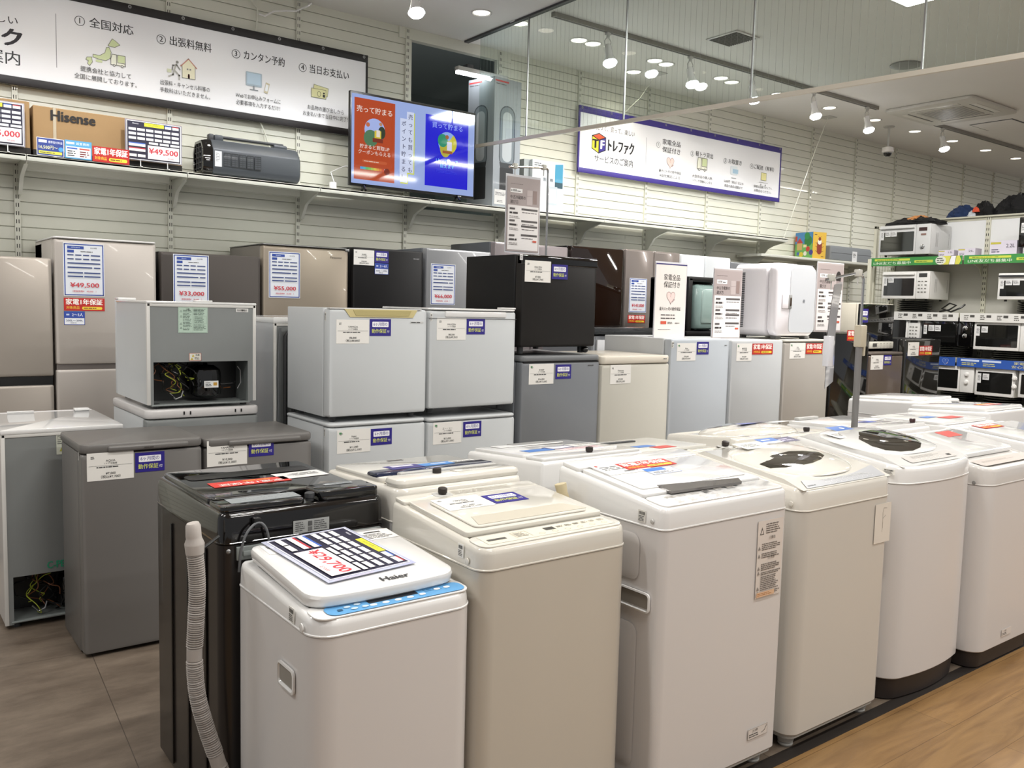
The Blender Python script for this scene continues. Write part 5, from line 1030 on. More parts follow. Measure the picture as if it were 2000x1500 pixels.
# --- 5: white machine with bowed front, big dark dome window
W5 = .572; t, TP = washer('white washing machine with a bowed front and a large dark lid window', 3.108, 1.68, W5, .47, .852, .918, .978, M_white, M_gloss, rf=.07, bow=.035, base='plinth', z0=.09, basem=M_dkbrown, rim=.006)
mb = MB(); mb.prism([(.006, .001), (.1, .02), (.43, .02), (.455, .002)], .03, W5 - .03, M_gloss, TP, 'x'); mb.build('lid_surround', t)
mb = MB(); H = dome(mb, TP, W5 / 2, .265, .262, .185, .022, M_gloss, 3., 2.6, z=.018); mb.build('lid', t)
mb = MB(); window(mb, TP, H, [(.25, .335), (.36, .342), (.44, .318), (.462, .27), (.45, .2), (.4, .14), (.33, .105), (.25, .092), (.17, .1), (.11, .13), (.095, .18), (.13, .26)], mat('dark_lid_window', '#17120f', .04, coat=1.)); mb.build('lid_window', t)
s = Sheet(.36, .06, None); s.pill(0, 0, .36, .05, '#bdb9b4', .012); s.lines(.05, .025, .22, .018, 3, '#77736e', .4, 4); s.rect(.3, .012, .03, .013, '#2b2927')
for k in range(6): s.ring(.07 + k * .035, .012, .009, .0009, '#f0eeea', .007, seg=12)
s.put('control_panel', t, TP @ frame((.12, .022, .0052), (1, 0, 0), (0, .094, .019)))
s = Sheet(.13, .06, '#e8ebf0', .0006); s.rect(0, .0, .13, .06, '#4471bd'); s.disc(.08, .03, .012, '#e8ebf0'); s.put('capacity_sticker', t, TP @ T(.17, .385, .034))
s = Sheet(.16, .08, '#e6e4df', .0006); s.lines(.02, .02, .12, .04, 3); s.put('price_card', t, TP @ T(.06, .3, .034))
barcode_sticker(t, left(3.1075, 1.75, .888), .05, .02, 7); screw(t, .055, .875, -.001, .008, M_grey)
mb = MB(); mb.rbox(-.008, W5 + .008, .44, .46, .1, .2, M_gloss, .004, .003); mb.build('back_strip', t)
# --- 6, 7
W6 = .56; t, TP = washer('white washing machine with a pale grey control strip, cut by the photo\'s right edge', 3.71, 1.625, W6, .48, .79, .862, .945, M_white, mat('pearl_top', '#d0cdc9', .25, coat=.4), rf=.075, base='plinth', z0=.075, basem=M_dkbrown)
mb = MB(); slab(mb, TP, .03, W6 - .03, .14, .42, .0, .022, M_gloss, .03, .008); mb.build('lid', t)
s = Sheet(.5, .07, None); s.pill(0, 0, .5, .065, '#bcb3ac', .015); s.lines(.05, .03, .3, .015, 2, '#8d857f', .4, 4); s.put('control_panel', t, TP @ T(.03, .035, .0055))
s = Sheet(.13, .07, '#c9473f', .0006); s.put('warranty_sticker', t, TP @ T(.3, .33, .0225)); screw(t, .06, .80, -.001, .008, M_grey)
mb = MB(); mb.box(-.006, .0, .3, .34, .12, .7, M_gloss, .002); mb.build('side_strip', t); s = Sheet(.09, .03, '#d9d2cb', .0006); s.text('⚠注意', .03, .022, .008, '#77716b', .5); s.lines(.006, .004, .05, .012, 2); s.put('warning_label', t, W(t, front(3.93, 1.6235, .11)))
W7 = .56; t, TP = washer('white washing machine in the front row mostly beyond the right edge of the photo', 4.33, 1.62, W7, .49, .85, .9, .945, M_white, M_gloss, rf=.04)
mb = MB(); slab(mb, TP, .03, W7 - .03, .12, .42, .0, .02, M_gloss, .03, .006); mb.build('lid', t); redy(t, T(4.33, 1.62, 0) @ TP @ T(.06, .34, .0215), .2, .07)

# --- second row, turned round (control panels towards the fridges)
# black machine
W8 = .495; t, TP = washer('glossy black washing machine with a grey ribbed drain hose at its corner', .755, 2.25, W8, .62, .832, .915, .915, mat('black_steel', '#1a1412', .35, coat=.2), mat('black_gloss_top', '#0d0b0b', .09, coat=.5), True, rf=.03, rb=.035, z0=.02, base='plinth', basem=M_black)
# in local space: x -> world right to left, back (near camera) is y=d
mb = MB(); slab(mb, TP, .02, W8 - .02, .02, .47, .0, .016, M_bgloss, .02, .005); mb.build('lid', t)
mb = MB(); slab(mb, TP, .05, W8 - .05, .12, .2, .0165, .018, M_black, .02, .0006); mb.build('lid_recess', t)
mb = MB(); slab(mb, TP, .012, .2, .48, .6, .0, .03, M_bgloss, .02, .006); slab(mb, TP, .245, W8 - .012, .48, .6, .0, .018, M_bgloss, .02, .005); mb.build('rear_deck', t)
inlet(t, TP, .222, .57, M_dkgrey, .004, False)
A = T(.755 + W8, 2.25 + .62, 0) @ RZ(PI) @ TP
def up(t, x, y, z, w, h, draw, name, c, rot=PI):
    s = Sheet(w, h, c, .0008); draw(s, w, h); return s.put(name, t, TP @ T(x, y, z) @ RZ(rot) @ T(0, 0, 0))
s = Sheet(.24, .07, '#cf3a30', .0008); s.fit('家電1年保証', .02, .22, .045, .032, '#f6ece6', 1.); s.lines(.05, .01, .12, .014, 1, '#f0b83c'); s.put('warranty_sticker', t, TP @ T(.175, .265, .0172))
s = Sheet(.16, .09, '#dcdbd8', .0008); s.lines(.02, .02, .12, .04, 3); s.put('price_card', t, TP @ T(.04, .215, .0172) @ RZ(math.radians(3)))
s = Sheet(.2, .06, '#8d9294', .0008); s.lines(.01, .005, .18, .05, 5, '#a9adae', .5, 5); s.put('deck_label', t, TP @ T(.245, .505, .0185)); s = Sheet(.09, .02, '#9ba0a2', .0008); s.lines(.005, .003, .08, .014, 2, '#77797a'); s.put('deck_label', t, TP @ T(.06, .5, .0305))
s = Sheet(.108, .036, '#a5a6a4', .0006); s.lines(.006, .004, .03, .028, 5); s.lines(.062, .004, .04, .028, 5); s.rect(.044, .018, .012, .013, '#555555'); s.rect(.044, .003, .012, .012, '#6b6b6b'); s.put('rating_plate', t, W(t, front(.957, 2.2485, .838)))
mb = MB(); mb.box(.795, 1.225, 2.236, 2.247, .79, .826, M_zinc, .002, W(t)); mb.box(.81, .86, 2.232, 2.238, .80, .815, M_zinc, .004, W(t)); mb.build('rear_bracket', t)
mb = MB(); mb.tube(smooth([(.80, 2.236, .76), (.805, 2.232, .82), (.82, 2.23, .865), (.85, 2.232, .888), (.872, 2.23, .87), (.882, 2.232, .82), (.88, 2.236, .76)], 6), .0035, M_cord, 8, W(t)); mb.build('power_cord', t)
mb = MB(); mb.box(.84, .86, 2.23, 2.249, .873, .9, M_black, .003, W(t)); mb.build('cord_hook', t)
for k in range(3): MB().box(.7545 - .004, .7545, 2.36 + .16 * k, 2.375 + .16 * k, .04, .8, mat('black_rib', '#14100e', .4), .0015, W(t)).build('side_rib', t)
for (x, z) in ((.775, .817),): mb = MB(); mb.ball(x, 2.243, z, .007, .005, .007, M_steel, W(t)); mb.build('screw', t)
# ribbed hose
P = [(.673, 2.21, .9), (.676, 2.21, .86), (.68, 2.21, .8), (.682, 2.21, .74), (.678, 2.21, .65), (.674, 2.21, .56), (.681, 2.21, .46), (.7, 2.2, .37), (.722, 2.19, .29), (.745, 2.18, .2), (.765, 2.17, .1), (.775, 2.17, .03)]
Q = smooth([(.676, 2.21, .84)] + P[2:], 60); rad = []; acc = 0; Q2 = [Q[0]]; R_ = [.019]
for a, b in zip(Q[:-1], Q[1:]):
    L_ = (b - a).length; acc += L_
    if acc // .00195 > (acc - L_) // .00195:
        Q2.append(b); k = len(Q2); plain = (.25 < acc % .3 < .285)
        R_.append(.0195 if plain else (.0165 if k % 3 == 0 else .0212))
mb = MB(); mb.tube(Q2, R_, mat('grey_hose', '#aaa39d', .5), 14, W(t)); hose = mb.build('drain_hose', t, smooth=60)
mb = MB(); mb.tube([(.672, 2.21, .915), (.673, 2.21, .908), (.674, 2.21, .88), (.675, 2.21, .875), (.676, 2.21, .862), (.676, 2.21, .858), (.677, 2.21, .835)], [.015, .0185, .0195, .0195, .0245, .0245, .0225], mat('grey_hose_cuff', '#b7b0aa', .45), 16, W(t)); mb.build('hose_cuff', hose)
mb = MB(); mb.tube([(.7, 2.215, .845), (.72, 2.23, .85), (.75, 2.245, .862)], .004, M_black, 6, W(t)); mb.build('hose_clip', hose)

def rear_washer(label, x0, y0, w, d, hb, hf, hr, mt=M_gloss, **k):
    t, TP = washer(label, x0, y0, w, d, hb, hf, hr, k.pop('m', M_white), mt, True, **k); return t, TP, T(x0 + w, y0 + d, 0) @ RZ(PI) @ TP
t, TP, A = rear_washer('white washing machine with a navy blue lid edge, behind the cream one', 1.265, 2.215, .487, .50, .83, .915, .935, M_wgloss, rf=.03, rb=.05)
mb = MB(); slab(mb, TP, .02, .467, .03, .37, .0, .02, M_wgloss, .025, .006); mb.build('lid', t)
mb = MB(); mb.box(.02, .467, .27, .345, .012, .03, mat('navy_lid_edge', '#1d2440', .12, coat=.6), .008, TP); mb.build('lid_edge', t)
mb = MB(); mb.box(.03, .40, .346, .372, .012, .0285, M_ltgrey, .003, TP); mb.build('lid_trim', t)
mb = MB(); mb.rbox(.012, .475, .385, .49, .0, .03, M_wgloss, .03, .014, TP); mb.build('rear_deck', t); inlet(t, TP, .31, .44, M_dkbrown, .022)
mb = MB(); mb.box(.19, .25, .42, .46, .03, .033, M_wgloss, .001, TP); mb.build('deck_flap', t)
s = Sheet(.12, .07, '#3a3378', .0008); s.rect(.02, .01, .08, .022, '#d9d6e6'); s.put('warranty_sticker', t, TP @ T(.27, .235, .0305)); s = Sheet(.12, .05, '#4a86c8', .0008); s.lines(.02, .012, .08, .02, 1, '#e8ebf0'); s.put('capacity_sticker', t, TP @ T(.15, .25, .0305)); s = Sheet(.14, .07, '#e9e7e2', .0008); s.lines(.01, .01, .12, .04, 4); s.put('price_card', t, TP @ T(.02, .2, .0212)); s = Sheet(.06, .02, '#4a4642', .0006); s.put('display', t, TP @ T(.22, .06, .0212))

t, TP, A = rear_washer('white washing machine beside the cream hose, blue and purple stickers on its lid', 1.868, 2.28, .50, .47, .84, .925, .955, M_gloss, rf=.02, rb=.012, m=M_cool)
mb = MB(); slab(mb, TP, .02, .48, .03, .35, .0, .016, M_gloss, .015, .004); slab(mb, TP, .1, .42, .05, .12, .016, .02, M_gloss, .01, .003); mb.build('lid', t)
mb = MB(); slab(mb, TP, .012, .488, .36, .46, .0, .014, M_gloss, .01, .004); mb.build('rear_deck', t); inlet(t, TP, .245, .43, M_dkbrown, .01, False)
mb = MB(); mb.rbox(.16, .34, .052, .1, .02, .0215, M_grey, .004, .0005, TP); mb.build('lid_handle', t)
s = Sheet(.12, .07, '#3f3a6a', .0008); s.rect(.01, .01, .1, .05, '#e3e1e8'); s.put('warranty_sticker', t, TP @ T(.18, .22, .0165)); s = Sheet(.12, .06, '#4f7cc0', .0008); s.put('capacity_sticker', t, TP @ T(.3, .24, .0165)); s = Sheet(.2, .05, '#e0cfd0', .0008); s.lines(.01, .005, .18, .03, 2, '#c08a90'); s.put('info_sticker', t, TP @ T(.09, .29, .0165)); s = Sheet(.14, .06, '#e9e7e2', .0008); s.lines(.01, .01, .12, .03, 3); s.put('price_card', t, TP @ T(.03, .2, .0165))
mb = MB(); mb.box(.01, .32, .47, .472, .1, .83, M_zinc, 0); mb.build('back_sheet', t); mb = MB(); mb.tube([(.32, .478, .78), (.335, .49, .86), (.33, .478, .88)], .004, M_cord, 6); mb.build('power_cord', t)

t, TP, A = rear_washer('low washing machine with red and blue stickers, mostly hidden behind the smoked window one', 2.40, 2.3, .5, .48, .8, .895, .92, mat('greyish_top', '#cfcdc6', .25, coat=.3))
mb = MB(); slab(mb, TP, .03, .47, .03, .38, .0, .014, MC['greyish_top'], .015, .004); mb.build('lid', t); mb = MB(); mb.box(.2, .44, .1, .125, .014, .02, M_dkgrey, .003, TP); mb.build('lid_handle', t)
s = Sheet(.1, .06, '#c8463f', .0008); s.put('warranty_sticker', t, TP @ T(.2, .3, .0145)); s = Sheet(.1, .05, '#4f7cc0', .0008); s.put('capacity_sticker', t, TP @ T(.25, .24, .0145))

t, TP, A = rear_washer('domed warm white washing machine in the back row, left of the pole stand', 3.035, 2.235, .555, .57, .82, .905, .962, M_wgloss, m=M_warm, rf=.03)
mb = MB(); H = dome(mb, TP, .28, .27, .23, .2, .045, M_wgloss, 2.4, 2.2); mb.build('lid', t); mb = MB(); window(mb, TP, H, [(.28 + .16 * math.cos(a), .19 + .09 * math.sin(a)) for a in [2 * PI * i / 24 for i in range(24)]], mat('grey_window', '#6d6b68', .08, coat=.8)); mb.build('lid_window', t)
inlet(t, TP, .2, .53, M_dkbrown, .002); s = Sheet(.1, .05, '#6a74b0', .0008); s.put('capacity_sticker', t, TP @ T(.3, .29, .046)); s = Sheet(.1, .05, '#77737c', .0008); s.put('warranty_sticker', t, TP @ T(.2, .28, .046)); s = Sheet(.14, .06, '#e9e7e2', .0008); s.put('price_card', t, TP @ T(.06, .3, .042))

t, TP, A = rear_washer('white washing machine with a maroon inlet, right of the tall pole stand', 3.725, 2.15, .53, .5, .84, .93, .948, M_gloss)
mb = MB(); slab(mb, TP, .02, .51, .02, .37, .0, .02, M_gloss, .02, .006); mb.build('lid', t); mb = MB(); slab(mb, TP, .02, .51, .38, .48, .0, .022, M_gloss, .02, .008); mb.build('rear_deck', t)
mb = MB(); mb.box(.3, .47, .03, .06, .02, .034, M_ltgrey, .004, TP); mb.build('lid_handle', t); inlet(t, TP, .1, .45, mat('maroon_inlet', '#3d2426', .4), .018)
s = Sheet(.1, .05, '#4056a8', .0008); s.rect(.05, .01, .045, .03, '#2c2a5a'); s.put('capacity_sticker', t, TP @ T(.2, .27, .0205)); s = Sheet(.16, .07, '#e9e7e2', .0008); s.put('price_card', t, TP @ T(.03, .2, .0205))

t, TP, A = rear_washer('white back-row washing machine with a red sticker on its plain lid', 4.42, 2.15, .53, .47, .84, .92, .935, M_gloss)
mb = MB(); slab(mb, TP, .015, .515, .02, .43, .0, .018, M_gloss, .03, .007); mb.build('lid', t); mb = MB(); mb.prism(rr(.3, .5, .04, .12, .03), .0182, .019, M_ltgrey, TP); mb.build('lid_recess', t)
s = Sheet(.16, .07, '#c8463f', .0008); s.put('warranty_sticker', t, TP @ T(.12, .28, .0195)); s = Sheet(.1, .05, '#5b82c4', .0008); s.put('capacity_sticker', t, TP @ T(.26, .22, .0195)); 

t, TP, A = rear_washer('white washing machine with a dark valve on its back panel, at far right', 4.985, 2.2, .53, .5, .84, .94, .97, M_gloss, rb=.012)
mb = MB(); slab(mb, TP, .02, .51, .02, .46, .0, .025, M_gloss, .03, .01); mb.build('lid', t)
mb = MB(); mb.lathe([(.02, 0), (.022, .012), (.014, .022)], M_dkbrown, 12, W(t, front(5.045, 2.199, .87))); mb.lathe([(.009, 0), (.009, .02)], M_dkbrown, 10, W(t, front(5.075, 2.199, .868))); mb.build('water_valve', t)
redy(t, A @ T(.1, .3, .0258), .2, .07)
t, TP, A = rear_washer('white washing machine farthest back, in front of the microwave rack', 5.3, 2.78, .55, .5, .84, .93, .955, M_gloss, rb=.012)
mb = MB(); slab(mb, TP, .02, .53, .02, .46, .0, .02, M_gloss, .03, .008); mb.build('lid', t); s = Sheet(.02, .08, '#9c9a96', .001); s.lines(.002, .01, .016, .06, 6); s.put('side_label', t, W(t, left(5.299, 2.82, .84)))

# ================================================================== posters and their stands
M_clear = mat('clear_plastic_film', '#d9d9de', .12, coat=.8)
def guide_print(s, w, h, kind='fridge'):
    s.rect(w * .03, h * .62, w * .94, h * .36, '#a69a98'); s.rect(w * .1, h * .79, w * .36, h * .055, '#efedec'); s.text('お買得', w * .2, h * .815, h * .035, '#333333', 1.2); s.lines(w * .3, h * .8, w * .14, h * .025, 1, '#555555')
    s.fit('中古冷蔵庫の' if kind == 'fridge' else '中古洗濯機の', w * .1, w * .56, h * .725, h * .055, '#332d2c', .8); s.fit('選び方', w * .1, w * .34, h * .66, h * .055, '#332d2c', .8)
    s.lines(w * .1, h * .9, w * .5, h * .012, 1, '#6c6261')
    if kind == 'fridge': s.rect(w * .6, h * .64, w * .17, h * .2, '#b9adab'); s.rect(w * .79, h * .66, w * .12, h * .18, '#8e7b76'); s.line([(w * .6, h * .76), (w * .77, h * .76)], .0015, '#8a7e7c')
    else: s.pill(w * .55, h * .65, w * .2, h * .15, '#b3a7a5', .004); s.disc(w * .8, h * .8, w * .1, '#2b2626', w * .14); s.rect(w * .72, h * .65, w * .14, h * .1, '#958988')
    s.rect(w * .03, h * .02, w * .94, h * .6, '#e6e2e0')
    for y, a in ((.56, .4), (.40, .4), (.33, .4), (.21, .4)):
        s.rect(w * .44, h * y, w * .5, h * .028, '#55504f'); s.lines(w * .46, h * (y - .04), w * .46, h * .022, 1, '#66605f', .5, int(y * 100))
    for y in (.56, .40, .2): s.rect(w * .08, h * y, w * .16, h * .025, '#55504f'); s.lines(w * .08, h * (y - .06), w * .3, h * .035, 1, '#332d2c', .7, int(y * 90)); s.lines(w * .08, h * (y - .12), w * .34, h * .04, 2, '#8a8482', .4, int(y * 70))
    s.rect(w * .8, h * .135, w * .12, h * .025, '#c9563f')
def arm_stand(name, label, x, y, z0, z1, arm, clips, base=True, r=.0075, pole_mat=None, kn=None):
    """chrome pole with a bent arm; arm = end point (dx, dy) of the arm"""
    t = thing(name, label, 'poster stand', (x, y, z0)); pm = pole_mat or M_chrome; h = z1 - z0
    dx, dy = arm; L_ = math.hypot(dx, dy); ux, uy = dx / L_, dy / L_
    mb = MB(); mb.tube([(0, 0, 0), (0, 0, h - .03), (ux * .006, uy * .006, h - .01), (ux * .025, uy * .025, h), (dx, dy, h - .035)], r, pm, 10); mb.build('pole', t)
    if base: MB().lathe([(.05, 0), (.05, .006), (.014, .014), (.012, .03)], pm, 20).build('stand_base', t)
    for c in clips:
        mb = MB(); px, py = dx * c, dy * c; pz = h - .035 * c; mb.box(px - .014, px + .014, py - .014, py + .014, pz - .012, pz + .02, mat('clear_clip', '#c9c7be', .2, coat=.5), .004); mb.tube([(px, py, pz - .012), (px, py, pz - .05)], .003, M_ltgrey, 6); mb.build('clip', t)
    return t
arm_stand('poster_stand', 'chrome pole stand with a bent arm rising behind the black cube fridge', 3.555, 4.36, 1.772 - .46, 2.365, (-.345, -.05), (.12, .86), False)
# its clamp foot stands on the silver fridge's rear
t = thing('hanging_poster', 'hanging grey and white fridge guide poster above the black cube fridge', 'poster', (3.19, 4.315, 1.815))
s = Sheet(.258, .45, '#a69a98', .001); guide_print(s, .258, .45); s.put('printed_sheet', t, frame((.008, -.003, .01), (1, .02, 0), (0, 0, 1)))
mb = MB(); mb.box(0, .275, .0, .002, 0, .475, M_clear, 0, frame((0, 0, 0), (1, .02, 0), (0, 1, 0))); mb.build('plastic_sleeve', t)
# second stand, gripped to the washing machines
t = arm_stand('poster_stand', 'tall grey pole stand rising among the back row washing machines', 3.645, 2.2, 0, 1.675, (-.14, .1), (.15, .85), True, .006)
mb = MB(); mb.tube([(0, 0, .03), (-.004, 0, 1.37)], .0145, mat('grey_pole_sleeve', '#7d7b79', .45, metal=.3), 12); mb.build('lower_tube', t)
mb = MB(); mb.box(-.022, .024, -.02, .02, 1.34, 1.44, mat('beige_clamp', '#b9b09a', .45), .006); mb.box(.02, .036, -.01, .01, 1.30, 1.35, MC['beige_clamp'], .004); mb.build('clamp', t)
t = thing('hanging_poster', 'curled poster in a clear sleeve seen edge-on, hanging from the grey pole stand', 'poster', (3.53, 2.26, 1.155))
mb = MB(); V = []; nx, nz = 8, 20
P = []
for i in range(nx + 1):
    for j in range(nz + 1):
        u = i / nx; v = j / nz; P.append((.195 * u - .09 + .012 * math.sin(v * 5) * (1 - v) - .02 * (1 - v), .085 * u - .04 + .01 * math.sin(v * 4), .46 * v + .02 * u))
F = [(i * (nz + 1) + j, (i + 1) * (nz + 1) + j, (i + 1) * (nz + 1) + j + 1, i * (nz + 1) + j + 1) for i in range(nx) for j in range(nz)]
mb.add(P, F, M_clear); mb.add([(a - .0008, b + .0015, c) for a, b, c in P], F, mat('poster_paper', '#d6d2cf', .5)); mb.build('sheet', t)
mb = MB(); mb.box(-.11, -.07, -.05, -.02, .1, .235, M_clear, .004)
mb.build('sleeve_fold', t)
# standing posters
t = thing('standing_poster', 'upright white poster with a pink heart, standing on the tall pale silver fridge', 'poster', (4.19, 4.0, 1.308))
w, h = .297, .485; s = Sheet(w, h, '#e6e0da', .002); s.line([(.001, .001), (w - .001, .001), (w - .001, h - .001), (.001, h - .001)], .003, '#cfcbd3', True); s.rect(0, h - .008, w, .008, '#3c3870')
s.fit('家電全品', w * .26, w * .78, h * .81, .043, '#332d2c', .8); s.fit('保証付き', w * .26, w * .78, h * .71, .043, '#332d2c', .8); heart(s, w * .5, h * .55, .042)
s.fit('最大12ヶ月の動作保証', w * .15, w * .83, h * .385, .026, '#332d2c', .6); s.lines(w * .2, h * .29, w * .6, .014, 1, '#443d3c'); s.lines(w * .2, h * .245, w * .62, .014, 1, '#443d3c'); s.rect(w * .2, h * .18, w * .18, h * .04, '#c9563f'); s.lines(w * .42, h * .18, w * .2, h * .035, 2, '#66605f'); s.lines(w * .66, h * .185, w * .2, h * .02, 1, '#443d3c'); s.lines(w * .12, h * .1, w * .55, h * .012, 1, '#77716f')
s.put('printed_sheet', t, front(0, 0, .0)); MB().box(-.004, w + .004, .001, .004, 0, h + .012, M_clear).build('acrylic_holder', t); MB().box(.02, w - .02, .0, .07, 0, .003, M_clear).build('holder_foot', t)
for i, (x0, y, z0, w, h, lb, kd) in enumerate(((4.768, 4.0, 1.298, .303, .485, 'upright fridge guide poster left of the white cooler box', 'fridge'), (5.905, 3.95, 1.352, .35, .53, 'upright washing machine guide poster right of the white cooler box', 'washer'))):
    t = thing('standing_poster', lb, 'poster', (x0, y, z0)); s = Sheet(w, h, '#b0a6a4', .002); guide_print(s, w, h, kd); s.put('printed_sheet', t, front(0, 0, 0)); MB().box(-.004, w + .004, .001, .004, 0, h + .008, M_clear).build('acrylic_holder', t); MB().box(.02, w - .02, .0, .07, 0, .003, M_clear).build('holder_foot', t)

# small white cooler box
t = thing('cooler_box', 'small glossy white cooler box with a pale grey door, on the warm grey fridge', 'cooler', (5.235, 3.82, 1.3), math.radians(-1))
Mw = mat('glossy_lilac_white', '#ebe7ea', .14, coat=.6)
def sqz(x0, x1, y0, y1, z0, z1, r, m, mb, n=6):
    R = []
    for i, y in ((.02, y0), (.006, y0 + .008), (0, y0 + .02), (0, y1 - .02), (.008, y1 - .006), (.02, y1)): R.append([(a, y, b) for a, b in reversed(rr(x0 + i, x1 - i, z0 + i, z1 - i, r, n))])
    mb.loft(R, m)
mb = MB(); sqz(0.005, .455, .09, .40, .02, .545, .06, Mw, mb); mb.build('cabinet', t)
mb = MB(); sqz(.0, .46, -.0, .085, .024, .54, .055, Mw, mb); mb.build('door', t)
mb = MB(); mb.prism(rr(.15, .445, .05, .515, .03, 4), -.004, .002, mat('pale_grey_door', '#c9ccd0', .1, coat=.8), axis='y'); mb.build('door_panel', t)
mb = MB(); mb.box(.06, .13, -.01, .004, .22, .32, Mw, .005); mb.box(.125, .165, -.012, .0, .22, .32, M_grey, .004); mb.box(.14, .158, -.016, -.01, .24, .3, mat('brown_latch', '#5d5044', .25, metal=.6), .003); mb.build('latch', t)
mb = MB(); mb.rbox(.2, .44, .15, .21, .535, .556, Mw, .012, .008); mb.box(.36, .46, .03, .08, .53, .545, M_dkgrey, .004); mb.build('carry_handle', t)
mb = MB()
for k in range(30): mb.box(-.0015, .01, .29, .34, .08 + k * .0135, .086 + k * .0135, M_dkgrey)
mb.build('side_vents', t)
for fx in (.08, .42): MB().box(fx, fx + .06, .05, .1, 0, .024, M_grey, .004).build('foot', t); MB().box(fx, fx + .06, .36, .41, 0, .024, M_grey, .004).build('foot', t)
s = Sheet(.03, .02, None); s.rect(0, 0, .022, .02, '#7b7f85'); s.put('logo', t, front(.3, -.0045, .27))

# microwave on the bronze fridge
def microwave(label, M0, w, d, h, body, glass, style='keypad', tags=2, handle=False, group=None, win=.72, gl=None):
    """M0: world matrix with x to the right, y up the front, z out of the front (towards the viewer)"""
    o = M0.translation; t = thing('microwave_oven', label, 'microwave', tuple(o), 0, group)
    R_ = M0.to_3x3().to_4x4()
    G = R_     # local
    def P(*a): return a
    mb = MB(); mb.box(0, w, .016, h, -d, -.02, body, .006, G); mb.build('casing', t)
    mb = MB(); mb.box(0, w * win, .016, h, -.018, .004, body if style != 'black' else M_bgloss, .006, G); mb.build('door', t); door = t.children[-1] if False else None
    mb = MB(); m_ = .02; mb.prism(rr(m_, w * win - m_ * .8, .045, h - .035 - (.03 if handle else 0), .006, 3), .003, .0055, glass, G); mb.build('door_glass', t)
    mb = MB(); mb.box(w * win + .002, w, .016, h, -.018, .002, body if style != 'black' else M_bgloss, .005, G); mb.build('control_panel', t)
    if handle: mb = MB(); mb.box(.01, w * win - .01, h - .035, h - .018, .006, .028, body if not handle == 'dark' else M_dkgrey, .006, G); mb.build('door_handle', t)
    cx = w * (win + 1) / 2; pw = w * (1 - win)
    s = Sheet(pw, h, None)
    if style in ('keypad', 'lcd'):
        s.rect(pw * .2, h * .8, pw * .6, h * .13, '#3d3d3c'); R = random.Random(int(h * 1000 + w * 77))
        for i in range(4):
            for j in range(3): s.lines(pw * (.16 + .24 * j), h * (.62 - .12 * i), pw * .18, h * .06, 1, '#77756f', .6, i * 3 + j)
    s.put('keypad', t, G @ T(w * win, 0, .0025))
    if style in ('knob', 'black', 'dials', 'lcdknob'):
        zs = (.68, .4) if style in ('black', 'dials') else (.25,)
        for q in zs:
            mb = MB(); mb.lathe([(.021, .002), (.021, .006), (.017, .008), (.016, .02), (.012, .022)], M_chrome if style != 'dials' else body, 20, G @ T(cx, h * q + .01, 0)); mb.build('knob', t)
        if style == 'lcdknob': s = Sheet(pw, h, None); s.rect(pw * .2, h * .78, pw * .55, h * .11, '#38201f'); s.rect(pw * .35, h * .64, pw * .35, h * .06, '#8a6c62'); s.put('display', t, G @ T(w * win, 0, .0028))
    if tags:
        s = Sheet(.17, .09, None); s.rect(0, 0, .032, .085, '#dedede'); s.rect(.045, .03, .055, .055, '#dedede'); s.lines(.05, .04, .045, .03, 3)
        s.lines(.004, .02, .024, .05, 5)
        if tags > 1: s.rect(.106, .03, .055, .055, '#dedede'); s.lines(.111, .04, .045, .03, 3)
        s.put('price_tags', t, G @ T(.02, h - .135, .006))
    s = Sheet(d, h, None)
    for q in (.2, .26, .8):
        for k in range(18): s.rect(d * q, h * .3 + k * h * .025, .007, h * .012, '#55534f')
    s.put('side_vents', t, G @ frame((w + .0005, 0, -.02), (0, 0, -1), (0, 1, 0)))
    for fx in (.05, w - .05):
        for fz in (-.05, -d + .05): mb = MB(); mb.cyl(0, 0, 0, .018, .012, M_black, 10, G @ T(fx, 0, fz) @ Matrix.Rotation(-PI / 2, 4, 'X')); mb.build('foot', t)
    return t
M_glass = mat('oven_glass', '#161615', .06, coat=.8)
t = microwave('microwave with a black glass door, cream side and white control strip, on the bronze fridge', front(6.44, 3.92, 1.2), .52, .36, .385, mat('cream_casing', '#c9c3b4', .4), M_glass, '', 0, win=1.0)
MB().box(0, .52, -.018, .0, .06, .38, M_bgloss, .006).build('door_frame', t)
mb = MB(); mb.box(.16, .515, -.03, .0, .018, .075, mat('control_cream', '#d3d0c4', .35), .005); mb.build('control_strip', t)
s = Sheet(.33, .05, None); s.rect(.02, .012, .06, .028, '#4c4a46'); panel_print(s, .33, .05, 3, '#8d8a80', 6); s.put('control_print', t, W(t, front(6.615, 3.889, 1.222)))
six(t, front(6.46, 3.9005, 1.43), .1, .11)

# ------------------------------------------------------------------ microwave rack standing out from the wall
RX = 8.0; RY = [4.77, 3.865, 2.96, 2.055]
M_rack = mat('rack_ivory', '#c7c5b4', .4)
t = thing('display_rack', 'ivory metal shelving rack full of microwave ovens at right', 'rack', (RX, 2.055, 0))
Wt = W(t); rack_t = t
for i, y in enumerate(RY):
    mb = MB(); mb.box(RX + .42, RX + .46, y - .02, y + .02, 0, 2.42, M_rack, .003, Wt)
    for k in range(48): mb.box(RX + .4195, RX + .4205, y - .012, y - .006, .05 + k * .05, .074 + k * .05, Ms, 0, Wt); mb.box(RX + .4195, RX + .4205, y + .006, y + .012, .05 + k * .05, .074 + k * .05, Ms, 0, Wt)
    mb.build('rear_upright', t)
mb = MB(); mb.box(RX - .01, RX + .03, 4.75, 4.79, 0, 2.04, M_rack, .003, Wt); mb.build('front_upright', t)
